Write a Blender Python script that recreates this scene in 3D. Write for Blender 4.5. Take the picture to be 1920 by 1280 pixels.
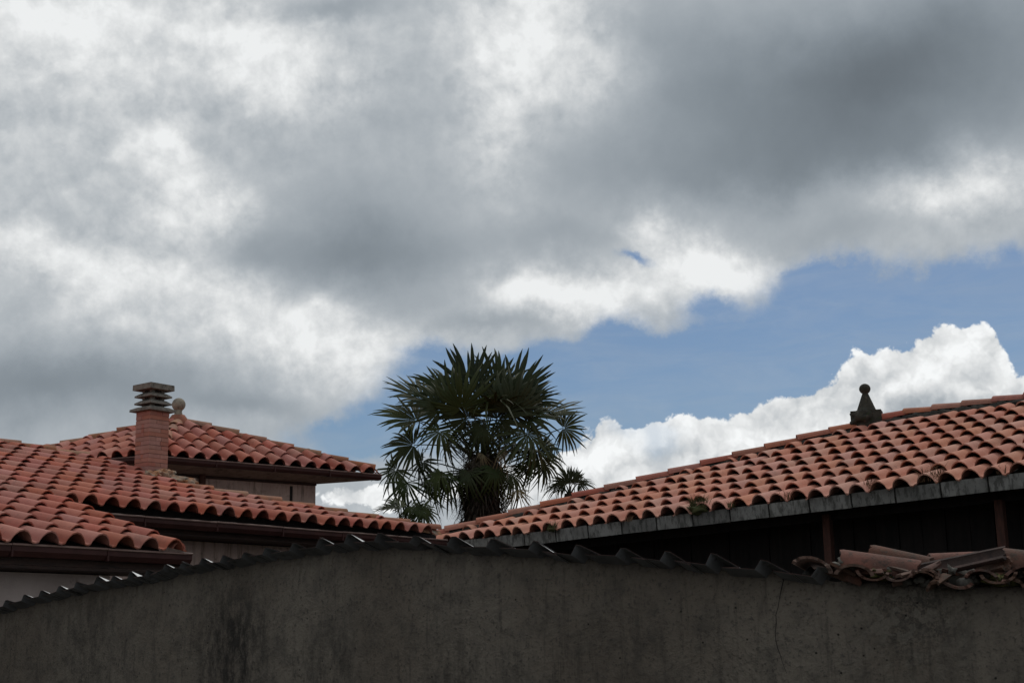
import bpy, bmesh, math, random
from math import sin, cos, tan, pi, radians, atan, atan2, asin, hypot, sqrt
from mathutils import Vector, Matrix, noise as mnoise

random.seed(7)
for o in list(bpy.data.objects):
    bpy.data.objects.remove(o)
scene = bpy.context.scene
COL = scene.collection

# ------------------------------------------------------------------ camera
FOC = 2667.0                       # focal length in photo pixels (1920 wide)
TILT = atan(585 / FOC)
ROLL = 0.02
EYE = Vector((0, 0, 1.7))
fw = Vector((0, cos(TILT), sin(TILT)))
r0 = Vector((1, 0, 0))
u0 = Vector((0, -sin(TILT), cos(TILT)))
cr = cos(ROLL) * r0 - sin(ROLL) * u0
cu = sin(ROLL) * r0 + cos(ROLL) * u0
cam_data = bpy.data.cameras.new("camera")
cam_data.sensor_width = 36
cam_data.lens = 36 * FOC / 1920
cam_data.clip_start = 0.05
cam_data.clip_end = 3000
cam = bpy.data.objects.new("camera", cam_data)
COL.objects.link(cam)
cam.matrix_world = Matrix(((cr.x, cu.x, -fw.x, EYE.x), (cr.y, cu.y, -fw.y, EYE.y), (cr.z, cu.z, -fw.z, EYE.z), (0, 0, 0, 1)))
scene.camera = cam


def ray(px, py):
    return fw + (px - 960) / FOC * cr - (py - 640) / FOC * cu


def at(px, py, D):
    """World point seen at photo pixel px,py at depth D (world y)."""
    d = ray(px, py)
    return EYE + d * (D / d.y)


def on_plane(px, py, o, n):
    d = ray(px, py)
    return EYE + d * ((o - EYE).dot(n) / d.dot(n))


def proj(p):
    w = p - EYE
    z = w.dot(fw)
    return 960 + FOC * w.dot(cr) / z, 640 - FOC * w.dot(cu) / z


# ------------------------------------------------------------------ world
SUN_EL, SUN_AZ = radians(55), radians(22)      # azimuth clockwise from +Y
SKY = 0.1
world = bpy.data.worlds.new("World")
scene.world = world
world.use_nodes = True
NT = world.node_tree
NT.nodes.clear()


class G:
    """small node-graph helper"""
    def __init__(s, nt):
        s.nt = nt

    def n(s, t, **k):
        nd = s.nt.nodes.new(t)
        for a, b in k.items():
            setattr(nd, a, b)
        return nd

    def put(s, sock, v):
        if isinstance(v, bpy.types.NodeSocket):
            s.nt.links.new(v, sock)
        elif v is not None:
            sock.default_value = v

    def m(s, op, a, b=None, c=None, clamp=False):
        nd = s.n("ShaderNodeMath", operation=op)
        nd.use_clamp = clamp
        for i, v in enumerate((a, b, c)):
            if v is not None:
                s.put(nd.inputs[i], v)
        return nd.outputs[0]

    def v(s, op, a, b=None, c=None, scale=None):
        nd = s.n("ShaderNodeVectorMath", operation=op)
        for i, x in enumerate((a, b, c)):
            if x is not None:
                s.put(nd.inputs[i], x)
        if scale is not None:
            s.put(nd.inputs["Scale"], scale)
        return nd.outputs["Value"] if op in ("DOT_PRODUCT", "LENGTH", "DISTANCE") else nd.outputs["Vector"]

    def noise(s, vec, scale, detail=6, rough=0.55, dist=0.0, lac=2.0):
        nd = s.n("ShaderNodeTexNoise")
        s.put(nd.inputs["Vector"], vec)
        nd.inputs["Scale"].default_value = scale
        nd.inputs["Detail"].default_value = detail
        nd.inputs["Roughness"].default_value = rough
        nd.inputs["Distortion"].default_value = dist
        nd.inputs["Lacunarity"].default_value = lac
        return nd

    def rng(s, x, a, b, c=0.0, d=1.0, smooth=True):
        nd = s.n("ShaderNodeMapRange")
        nd.interpolation_type = "SMOOTHSTEP" if smooth else "LINEAR"
        s.put(nd.inputs[0], x)
        for i, q in enumerate((a, b, c, d)):
            s.put(nd.inputs[i + 1], q)
        return nd.outputs[0]

    def mix(s, f, a, b, mode="MIX"):
        nd = s.n("ShaderNodeMix", data_type="RGBA", blend_type=mode)
        s.put(nd.inputs[0], f)
        s.put(nd.inputs[6], a)
        s.put(nd.inputs[7], b)
        return nd.outputs[2]


g = G(NT)
tc = g.n("ShaderNodeTexCoord")
DIR = tc.outputs["Generated"]
sx = g.n("ShaderNodeSeparateXYZ")
NT.links.new(DIR, sx.inputs[0])
az = g.m("ARCTAN2", sx.outputs[0], sx.outputs[1])
el = g.m("ARCSINE", sx.outputs[2])
cmb = g.n("ShaderNodeCombineXYZ")
NT.links.new(az, cmb.inputs[0])
NT.links.new(el, cmb.inputs[1])
AE = cmb.outputs[0]


def warp(base, scale, amp, detail, rough=0.6):
    nz = g.noise(DIR, scale, detail, rough)
    off = g.v("SUBTRACT", nz.outputs["Color"], (0.5, 0.5, 0.5))
    return g.v("MULTIPLY_ADD", off, (amp, amp, 0.0), base)


def field(vec, blobs, start=0.0):
    """sum of soft elliptical cloud masses placed by azimuth / elevation"""
    acc = start
    for (px, py, rx, ry, a) in blobs:
        d = ray(px, py).normalized()
        a0, e0 = atan2(d.x, d.y), asin(d.z)
        kx, ky = FOC / rx * cos(e0), FOC / ry
        q = g.v("MULTIPLY_ADD", vec, (kx, ky, 0.0), (-a0 * kx, -e0 * ky, 0.0))
        q2 = g.v("DOT_PRODUCT", q, q)
        ex = g.m("POWER", 0.36788, q2)
        acc = g.m("MULTIPLY_ADD", ex, a, acc)
    return acc


def puffs(vec, scale, detail=3.0):
    """cauliflower heads: rounded cells, larger and smaller"""
    nd = g.n("ShaderNodeTexVoronoi", feature="F1")
    g.put(nd.inputs["Vector"], vec)
    nd.inputs["Scale"].default_value = scale
    nd.inputs["Detail"].default_value = detail
    nd.inputs["Roughness"].default_value = 0.55
    nd.inputs["Lacunarity"].default_value = 2.2
    return nd.outputs["Distance"]


W1 = warp(AE, 6.0, 0.07, 4, 0.55)
W1 = warp(W1, 22.0, 0.034, 5, 0.66)
L = field(W1, [
    # bright thin parts of the deck
    (220, 60, 360, 140, .11), (130, 300, 220, 130, .05), (300, 620, 260, 50, .05),
    (560, 120, 120, 95, .17), (990, 50, 130, 130, .18), (80, 60, 140, 85, .12), (280, 30, 170, 60, .08),
    (375, 375, 85, 60, .21), (310, 270, 60, 45, .15), (60, 480, 120, 45, .16), (250, 495, 140, 50, .14),
    (430, 545, 150, 60, .15), (620, 645, 160, 55, .18), (585, 575, 70, 25, .10), (190, 570, 70, 40, .06),
    (720, 690, 80, 50, .12), (990, 545, 110, 50, .22), (1150, 560, 170, 46, .20), (1330, 495, 110, 44, .24),
    (1220, 430, 60, 36, .16), (1400, 540, 60, 36, .15), (1800, 385, 160, 42, .21), (940, 230, 80, 140, .10), (1130, 150, 70, 80, .10),
    # heavy grey parts
    (1450, 190, 300, 150, -.15), (1780, 130, 300, 170, -.17), (1250, 120, 90, 100, -.04), (1300, 320, 220, 70, -.08),
    (1650, 300, 250, 50, -.05), (670, 470, 190, 75, -.16), (700, 370, 200, 80, -.04), (470, 465, 60, 40, -.06),
    (640, 5, 90, 25, -.12), (90, 735, 260, 70, -.15), (330, 700, 160, 40, -.05),
    (460, 750, 110, 30, -.09), (1560, 440, 200, 40, -.07), (840, 565, 120, 35, -.06),
    (800, 180, 120, 80, -.04), (1050, 440, 120, 40, -.05), (920, 610, 140, 22, -.10),
], 0.71)
nL = g.noise(DIR, 7.0, 4, 0.56)
L = g.m("MULTIPLY_ADD", g.m("SUBTRACT", nL.outputs[0], 0.5), 0.12, L)
hi = g.rng(L, 0.62, 0.84)
DW = g.v("ADD", DIR, g.v("SCALE", g.v("SUBTRACT", g.noise(DIR, 30.0, 4, 0.6).outputs["Color"], (0.5, 0.5, 0.5)), scale=0.030))
pf = puffs(DW, 26.0)
pf2 = puffs(g.v("ADD", DW, (-0.004, 0.0, 0.011)), 26.0, 2.0)
# fibrous relief where the deck is thin: the same noise seen a little higher is subtracted
WD = g.v("ADD", DIR, g.v("SCALE", g.v("SUBTRACT", g.noise(DIR, 9.0, 2, 0.5).outputs["Color"], (0.5, 0.5, 0.5)), scale=0.03))
nF = g.noise(WD, 16.0, 7, 0.64)
nF2 = g.noise(g.v("ADD", WD, (0.004, 0.0, 0.010)), 16.0, 5, 0.62)
rel = g.m("SUBTRACT", nF.outputs[0], nF2.outputs[0])
L = g.m("MULTIPLY_ADD", rel, g.m("MULTIPLY_ADD", hi, 0.34, 0.03), L)
L = g.m("MULTIPLY_ADD", g.m("SUBTRACT", pf2, pf), g.m("MULTIPLY", hi, 0.09), L)
L = g.m("MULTIPLY_ADD", g.m("SUBTRACT", nF.outputs[0], 0.5), g.m("MULTIPLY_ADD", hi, 0.14, 0.012), L)
L = g.m("MINIMUM", g.m("MAXIMUM", L, 0.42), 0.935)

# openings in the deck
WC = warp(AE, 12.0, 0.055, 3, 0.6)
WC = warp(WC, 42.0, 0.024, 5, 0.7)
clear = field(WC, [
    (825, 665, 70, 40, .75), (960, 712, 150, 48, .9), (1130, 690, 140, 46, .85), (1280, 674, 130, 46, .85),
    (1420, 655, 130, 60, .95), (1550, 590, 110, 75, .9), (1690, 575, 140, 55, .85), (1840, 565, 130, 55, .9), (1950, 600, 90, 80, .8),
    (640, 835, 95, 30, .8), (720, 800, 60, 40, .45), (1530, 520, 80, 30, .5), (1195, 480, 40, 16, .62), (1345, 562, 40, 22, .5), (560, 870, 130, 25, .3),
    (1640, 700, 500, 150, .45), (1200, 780, 400, 80, .5), (760, 760, 70, 60, .5), (930, 800, 150, 60, .5),
])
wisp = g.noise(g.v("MULTIPLY", DIR, (3.0, 3.0, 14.0)), 5.0, 7, 0.62, 0.6)
clear = g.m("MULTIPLY_ADD", g.m("SUBTRACT", nF.outputs[0], 0.5), g.m("MULTIPLY", 0.95, g.rng(clear, 0.02, 0.35)), clear)
open_ = g.rng(clear, 0.06, 0.76)
open_ = g.m("MULTIPLY", open_, g.rng(wisp.outputs[0], 0.25, 0.75, 1.0, 0.82))

# cumulus bank low over the right roof
WQ = warp(AE, 18.0, 0.020, 3, 0.5)
WQ = warp(WQ, 70.0, 0.010, 6, 0.66)
cum_blobs = [(1768, 652, 66, 58, .9), (1846, 662, 64, 60, .9), (1700, 695, 74, 60, .85), (1622, 722, 66, 62, .85), (1560, 765, 60, 52, .75), (1880, 760, 120, 70, 1.0), (1480, 790, 62, 55, .8), (1400, 820, 70, 52, .8),
             (1300, 815, 72, 58, .85), (1225, 840, 60, 56, .75), (1145, 815, 46, 60, .7), (1090, 880, 110, 70, .9), (960, 920, 110, 60, .7), (660, 930, 110, 34, .9), (840, 930, 120, 40, .5), (1450, 900, 420, 62, .9), (1750, 800, 200, 75, .9), (1560, 850, 200, 60, .8)]
cum = field(WQ, cum_blobs)
cum = g.m("MULTIPLY_ADD", g.m("SUBTRACT", 0.36, pf), 0.55, cum)
ca = g.rng(cum, 0.36, 0.50)
holes = field(WC, [(1245, 850, 36, 34, .7), (1165, 785, 34, 30, .5), (1225, 800, 26, 22, .3)])
ca = g.m("MULTIPLY", ca, g.m("SUBTRACT", 1.0, g.m("MULTIPLY", holes, g.rng(nF.outputs[0], .35, .6)), clamp=True))
cs = field(WQ, [(1740, 760, 130, 34, -.20), (1560, 750, 60, 26, -.05), (1850, 800, 120, 40, -.12), (1480, 790, 110, 30, -.04),
                (1790, 650, 70, 26, .04), (1330, 760, 60, 20, .05)], 0.935)
cs = g.m("MULTIPLY_ADD", g.m("SUBTRACT", pf2, pf), 0.22, cs)
cs = g.m("MULTIPLY_ADD", g.m("SUBTRACT", nF.outputs[0], 0.5), 0.10, cs)
cs = g.m("MINIMUM", g.m("MAXIMUM", cs, 0.5), 0.975)


def cloud_rgb(l):
    """display-like brightness to scene light, slightly blue where grey"""
    lin = g.m("MULTIPLY", g.m("POWER", l, 2.2), 1.0 / SKY)
    tint = g.mix(g.rng(l, 0.45, 0.93), (0.85, 0.995, 1.13, 1), (0.98, 1.0, 1.005, 1))
    return g.v("SCALE", tint, scale=lin)


sky_n = g.n("ShaderNodeTexSky")
sky_n.sky_type = "NISHITA"
sky_n.sun_disc = False
sky_n.sun_elevation = SUN_EL
sky_n.sun_rotation = SUN_AZ
sky_n.air_density = 1.0
sky_n.dust_density = 1.0
sky_n.ozone_density = 2.0
blue = g.v("MULTIPLY", sky_n.outputs[0], (0.45, 0.53, 0.61))
c = g.mix(open_, cloud_rgb(L), blue)
c = g.mix(ca, c, cloud_rgb(cs))
bg = g.n("ShaderNodeBackground")
NT.links.new(c, bg.inputs[0])
bg.inputs[1].default_value = SKY
wo = g.n("ShaderNodeOutputWorld")
NT.links.new(bg.outputs[0], wo.inputs[0])
world.cycles.sampling_method = "NONE"      # an even, sunless sky needs no importance map

# ------------------------------------------------------------------ sun (behind cloud, ahead and above)
sd = bpy.data.lights.new("sun", "SUN")
sd.energy = 1.1
sd.angle = radians(14)
sd.color = (1.0, 0.95, 0.88)
sun = bpy.data.objects.new("sun", sd)
COL.objects.link(sun)
sv = Vector((sin(SUN_AZ) * cos(SUN_EL), cos(SUN_AZ) * cos(SUN_EL), sin(SUN_EL)))
sun.rotation_euler = sv.to_track_quat("Z", "Y").to_euler()
sun.location = sv * 40

scene.view_settings.view_transform = "Standard"
scene.view_settings.look = "None"
scene.view_settings.exposure = 0.0
scene.view_settings.gamma = 1.0
scene.view_settings.use_curve_mapping = False
scene.cycles.max_bounces = 4
scene.cycles.diffuse_bounces = 2


# ------------------------------------------------------------------ materials
def mat(name, c1, c2=None, scale=6.0, rough=0.85, spots=None, vary=0.0, hue=0.0, bump=0.0, bscale=60.0, metal=0.0, stretch=(1, 1, 1), spec=0.3, extra=None, sheen=None):
    m = bpy.data.materials.new(name)
    m.use_nodes = True
    nt = m.node_tree
    nt.nodes.clear()
    h = G(nt)
    geo = h.n("ShaderNodeNewGeometry")
    pos = h.v("MULTIPLY", geo.outputs["Position"], stretch)
    col = (*c1, 1)
    if c2:
        nz = h.noise(pos, scale, 8, 0.6, 0.2)
        col = h.mix(h.rng(nz.outputs[0], 0.32, 0.68), (*c1, 1), (*c2, 1))
    for sp in spots or []:
        sc, sscale, lo, hi_, amt = sp
        nz = h.noise(pos, sscale, 7, 0.65, 0.1)
        col = h.mix(h.m("MULTIPLY", h.rng(nz.outputs[0], lo, hi_), amt), col, (*sc, 1))
    if extra:
        col = extra(h, pos, col)
    if vary or hue:
        oi = h.n("ShaderNodeObjectInfo")
        hs = h.n("ShaderNodeHueSaturation")
        r2 = h.m("FRACT", h.m("MULTIPLY", oi.outputs["Random"], 37.7))
        h.put(hs.inputs["Hue"], h.m("MULTIPLY_ADD", h.m("SUBTRACT", r2, 0.5), hue, 0.5))
        r3 = h.m("FRACT", h.m("MULTIPLY", oi.outputs["Random"], 91.3))
        h.put(hs.inputs["Saturation"], h.m("MULTIPLY_ADD", h.m("SUBTRACT", r3, 0.5), 0.25, 1.0))
        h.put(hs.inputs["Value"], h.m("MULTIPLY_ADD", h.m("SUBTRACT", oi.outputs["Random"], 0.5), vary, 1.0))
        h.put(hs.inputs["Color"], col)
        col = hs.outputs[0]
    b = h.n("ShaderNodeBsdfPrincipled")
    h.put(b.inputs["Base Color"], col)
    b.inputs["Roughness"].default_value = rough
    b.inputs["Metallic"].default_value = metal
    b.inputs["Specular IOR Level"].default_value = spec
    if bump:
        nb = h.noise(geo.outputs["Position"], bscale, 5, 0.6)
        bp = h.n("ShaderNodeBump")
        bp.inputs["Strength"].default_value = bump
        bp.inputs["Distance"].default_value = 0.01
        h.put(bp.inputs["Height"], nb.outputs[0])
        h.put(b.inputs["Normal"], bp.outputs[0])
    out = h.n("ShaderNodeOutputMaterial")
    nt.links.new(b.outputs[0], out.inputs[0])
    return m


M = {}
M["tile_left"] = mat("red_clay", (.375, .125, .088), (.42, .150, .108), 5, .8, [((.10, .06, .045), 30, .57, .72, .6), ((.17, .085, .06), 2.2, .50, .72, .55), ((.46, .26, .19), 9, .58, .78, .45), ((.30, .28, .20), 55, .66, .74, .6)], .24, .010, .25, 90)
M["tile_right"] = mat("salmon_clay", (.47, .205, .142), (.51, .245, .177), 5, .85, [((.14, .09, .07), 26, .58, .72, .6), ((.24, .125, .09), 2.0, .52, .74, .5), ((.58, .33, .25), 8, .58, .8, .5), ((.20, .19, .14), 60, .66, .74, .6)], .20, .010, .25, 90)
M["ridge_left"] = mat("weathered_clay", (.36, .15, .085), (.26, .13, .085), 7, .85, [((.09, .07, .05), 22, .55, .7, .75), ((.38, .30, .16), 35, .62, .74, .6)], .35, .02, .3, 80)
M["ridge_right"] = mat("ridge_clay", (.40, .15, .10), (.32, .12, .085), 7, .85, [((.10, .07, .055), 24, .55, .72, .7)], .3, .016, .3, 80)
M["old_tile"] = mat("old_lichen_clay", (.14, .072, .050), (.085, .055, .042), 11, .9, [((.06, .05, .04), 28, .5, .68, .8), ((.15, .135, .085), 40, .6, .7, .5)], .3, .02, .4, 90)
M["mortar"] = mat("old_mortar", (.058, .052, .043), (.030, .028, .024), 14, .95, [((.02, .02, .018), 30, .5, .68, .8), ((.12, .14, .06), 20, .62, .75, .5)], 0, 0, .8, 60)
M["lichen_mortar"] = mat("lichened_mortar", (.30, .27, .22), (.34, .14, .06), 9, .95, [((.08, .06, .045), 22, .52, .66, .8), ((.42, .22, .05), 16, .58, .7, .6)], 0, 0, .9, 50)
M["brick"] = mat("brick_clay", (.43, .20, .155), (.37, .165, .125), 8, .85, [((.14, .06, .045), 40, .6, .72, .5)], .18, .008, .3, 110)
M["brick_mortar"] = mat("brick_joint", (.20, .12, .095), (.14, .09, .075), 20, .95)
M["concrete"] = mat("dark_concrete", (.25, .225, .19), (.15, .138, .115), 9, .9, [((.02, .02, .018), 18, .52, .7, .7)], .1, 0, .5, 90)
M["pale_stone"] = mat("pale_stone", (.34, .30, .23), (.22, .19, .15), 12, .9, [((.07, .065, .055), 20, .52, .68, .8)], 0, 0, .4, 90)
M["dark_stone"] = mat("mossy_stone", (.060, .055, .043), (.030, .030, .024), 12, .95, [((.13, .10, .075), 20, .56, .70, .8), ((.06, .068, .03), 12, .55, .7, .6)], 0, 0, .7, 80)
M["gutter_brown"] = mat("brown_gutter_paint", (.060, .024, .021), (.042, .018, .016), 5, .5, None, 0, 0, .05, 30, 0, (1, 1, 1), .15)
M["gutter_lip"] = mat("gutter_lip_highlight", (.30, .20, .17), (.20, .125, .105), 6, .5, None, 0, 0, .05, 30, 0, (1, 1, 1), .3)  # sky highlight on the rolled lip, painted in as a lighter brown
M["fascia"] = mat("brown_timber", (.052, .030, .024), (.030, .020, .018), 6, .8, None, 0, 0, .3, 60, 0, (1, 1, 6))
M["soffit"] = mat("grey_brown_soffit", (.34, .25, .205), (.25, .18, .15), 4, .9, [((.035, .028, .025), 10, .5, .72, .7)], 0, 0, .2, 60)


def streaks(h, pos, col):
    nz = h.noise(h.v("MULTIPLY", pos, (14, 14, 1.2)), 1.6, 6, .65)
    return h.mix(h.m("MULTIPLY", h.rng(nz.outputs[0], .48, .70), .65), col, (.055, .040, .034, 1))


M["plaster_pink"] = mat("pinkish_plaster", (.50, .375, .325), (.38, .28, .24), 3, .95, [((.07, .05, .045), 9, .55, .72, .6)], 0, 0, .4, 80, extra=streaks)
M["plaster_grey"] = mat("greyish_plaster", (.50, .42, .39), (.40, .33, .305), 2.5, .95, [((.08, .06, .055), 6, .58, .75, .6)], 0, 0, .4, 80)
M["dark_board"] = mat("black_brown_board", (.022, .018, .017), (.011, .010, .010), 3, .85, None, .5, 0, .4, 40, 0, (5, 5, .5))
M["rafter"] = mat("old_rafter", (.045, .030, .024), (.025, .018, .016), 6, .85, None, .3, 0, .3, 50)
M["post"] = mat("red_brown_wood", (.085, .034, .024), (.05, .024, .018), 6, .8, None, 0, 0, .3, 50, 0, (6, 6, 1))


def grime(h, pos, col):
    nz = h.noise(h.v("MULTIPLY", pos, (5, 5, 1.5)), 4.0, 7, .7)
    return h.mix(h.m("MULTIPLY", h.rng(nz.outputs[0], .47, .60), .75), col, (.05, .049, .043, 1))


M["gutter_grey"] = mat("grey_cement", (.225, .22, .205), (.145, .142, .132), 5, .8, [((.06, .062, .052), 26, .55, .7, .6)], .45, 0, .3, 80, extra=grime)
M["sheet"] = mat("weathered_metal_sheet", (.82, .82, .81), (.66, .66, .66), 8, .35, [((.20, .18, .17), 16, .55, .72, .7)], .1, 0, .1, 40, 0.35, (1, 1, 1), .5)
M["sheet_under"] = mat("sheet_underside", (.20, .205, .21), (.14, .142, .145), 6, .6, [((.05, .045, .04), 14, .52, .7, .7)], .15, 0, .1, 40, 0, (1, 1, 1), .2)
M["earth"] = mat("dark_earth", (.055, .047, .038), (.03, .028, .022), 1.2, .95, [((.02, .024, .012), 4, .5, .7, .6)], 0, 0, .5, 20)
M["frond"] = mat("palm_green", (.022, .034, .010), (.036, .044, .012), 2.5, .6, None, .6, .03, 0, 60, 0, (1, 1, 1), .18)
M["frond_dry"] = mat("dry_palm_leaf", (.16, .13, .065), (.10, .085, .04), 4, .7, None, .4, .02)
M["petiole"] = mat("petiole_green", (.045, .050, .018), (.03, .032, .014), 4, .5)
M["fibre"] = mat("palm_fibre", (.035, .024, .016), (.018, .013, .010), 9, .95, [((.07, .05, .03), 25, .55, .7, .6)], 0, 0, .9, 40, 0, (2, 2, .6))
M["grass"] = mat("weed_green", (.045, .055, .018), (.09, .08, .03), 9, .8)
M["dry_stem"] = mat("dry_weed", (.15, .085, .045), (.09, .055, .032), 9, .9)
M["moss"] = mat("moss", (.085, .075, .014), (.035, .036, .012), 20, .95, None, 0, 0, .8, 90)
M["rubble"] = mat("mortar_rubble", (.15, .14, .12), (.06, .058, .05), 16, .95, [((.05, .048, .042), 25, .52, .68, .8)], .4, 0, .8, 70)

M["dark_tile"] = mat("dark_clay", (.085, .05, .042), (.05, .035, .03), 9, .9, [((.025, .02, .02), 26, .5, .70, .7)], 0, 0, .4, 90)
# wall render: see below
U_DIR = Vector((0.77, -0.64, 0)).normalized()


def wall_material():
    m = bpy.data.materials.new("dark_render")
    m.use_nodes = True
    nt = m.node_tree
    nt.nodes.clear()
    h = G(nt)
    P = h.n("ShaderNodeNewGeometry").outputs["Position"]
    n1 = h.noise(P, 1.1, 8, .6, .3)
    col = h.mix(h.rng(n1.outputs[0], .35, .65), (.155, .127, .100, 1), (.202, .172, .138, 1))
    n2 = h.noise(P, 9, 8, .7, .2)
    col = h.mix(h.m("MULTIPLY", h.rng(n2.outputs[0], .42, .68), .58), col, (.078, .070, .061, 1))
    n3 = h.noise(P, 55, 6, .7)
    col = h.mix(h.m("MULTIPLY", h.rng(n3.outputs[0], .52, .66), .7), col, (.060, .054, .048, 1))
    col = h.mix(h.m("MULTIPLY", h.rng(n3.outputs[0], .44, .30), .35), col, (.19, .172, .148, 1))

    def near(pt, r):
        d = h.v("DISTANCE", h.v("MULTIPLY", P, (1, 1, .8)), (pt.x, pt.y, pt.z * .8))
        return h.rng(d, r, 0.0)
    # large soft dirt stains, vertical
    n4 = h.noise(h.v("MULTIPLY", P, (5, 5, 2.4)), 3.2, 8, .75)
    for pt, r, a in ((at(430, 1225, 7.95), .50, 1.25), (at(620, 1250, 7.4), .35, .7), (at(840, 1270, 6.85), .35, .7), (at(728, 1132, 7.0), .07, .9), (at(180, 1200, 8.9), .6, .5), (at(1180, 1270, 6.45), .5, .35)):
        col = h.mix(h.m("MULTIPLY", h.m("MULTIPLY", near(pt, r), h.rng(n4.outputs[0], .36, .62)), a, clamp=True), col, (.040, .035, .031, 1))
    # flaking skin with pale and black patches under the old coping
    vor = h.n("ShaderNodeTexVoronoi")
    vor.inputs["Scale"].default_value = 27
    wp = h.noise(P, 18, 4, .6)
    h.put(vor.inputs["Vector"], h.v("MULTIPLY_ADD", wp.outputs["Color"], (.06, .06, .06), P))
    sepc = h.n("ShaderNodeSeparateXYZ")
    h.put(sepc.inputs[0], vor.outputs["Color"])
    flake = h.m("MULTIPLY", near(at(1700, 1130, 5.95), .42), h.rng(sepc.outputs[0], .62, .68))
    n5 = h.noise(P, 62, 6, .8)
    speck = h.m("MULTIPLY", near(at(1712, 1118, 5.95), .36), h.rng(n5.outputs[0], .43, .55))
    col = h.mix(h.m("MULTIPLY", speck, .95, clamp=True), col, (.035, .033, .030, 1))
    col = h.mix(h.m("MULTIPLY", flake, .7, clamp=True), col, (.215, .19, .155, 1))
    # pits
    pv = h.n("ShaderNodeTexVoronoi")
    pv.inputs["Scale"].default_value = 22
    h.put(pv.inputs["Vector"], P)
    sp2 = h.n("ShaderNodeSeparateXYZ")
    h.put(sp2.inputs[0], pv.outputs["Color"])
    pit = h.m("MULTIPLY", h.rng(pv.outputs["Distance"], .14, .06), h.m("GREATER_THAN", sp2.outputs[0], .82))
    col = h.mix(h.m("MULTIPLY", pit, .85), col, (.02, .018, .017, 1))
    n6 = h.noise(h.v("MULTIPLY", P, (9, 9, .9)), 3.0, 6, .7)
    col = h.mix(h.m("MULTIPLY", h.rng(n6.outputs[0], .50, .72), .55), col, (.060, .052, .045, 1))
    n7 = h.noise(P, 3.2, 5, .6, .5)
    b = h.n("ShaderNodeBsdfPrincipled")
    h.put(b.inputs["Base Color"], col)
    b.inputs["Roughness"].default_value = .95
    b.inputs["Specular IOR Level"].default_value = .15
    hb = h.m("MULTIPLY_ADD", n2.outputs[0], .6, h.m("MULTIPLY", n3.outputs[0], .7))
    hb = h.m("MULTIPLY_ADD", n7.outputs[0], 2.5, hb)
    hb = h.m("SUBTRACT", hb, h.m("MULTIPLY", pit, .6))
    hb = h.m("MULTIPLY_ADD", flake, -.3, hb)
    bp = h.n("ShaderNodeBump")
    bp.inputs["Strength"].default_value = .9
    bp.inputs["Distance"].default_value = .018
    h.put(bp.inputs["Height"], hb)
    h.put(b.inputs["Normal"], bp.outputs[0])
    out = h.n("ShaderNodeOutputMaterial")
    nt.links.new(b.outputs[0], out.inputs[0])
    return m


M["wall"] = wall_material()


# ------------------------------------------------------------------ object helpers
def empty(name, loc, label=None, cat=None, group=None):
    o = bpy.data.objects.new(name, None)
    COL.objects.link(o)
    o.location = loc
    tag(o, label, cat, group)
    o["_w"] = list(loc)
    return o


def tag(o, label=None, cat=None, group=None, kind=None):
    if label: o["label"] = label
    if cat: o["category"] = cat
    if group: o["group"] = group
    if kind: o["kind"] = kind
    return o


WORLD_OF = {}


def root(name, loc, label, cat, group=None):
    o = bpy.data.objects.new(name, None)
    COL.objects.link(o)
    o.location = loc
    tag(o, label, cat, group)
    WORLD_OF[o.name] = Matrix.Translation(loc)
    return o


def put(name, me, parent=None, mw=None):
    """link mesh ME as object NAME with world matrix MW under PARENT"""
    o = bpy.data.objects.new(name, me)
    COL.objects.link(o)
    mw = mw or Matrix.Identity(4)
    if parent is not None:
        o.parent = parent
        o.matrix_basis = WORLD_OF[parent.name].inverted() @ mw
    else:
        o.matrix_basis = mw
    WORLD_OF[o.name] = mw
    return o


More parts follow.
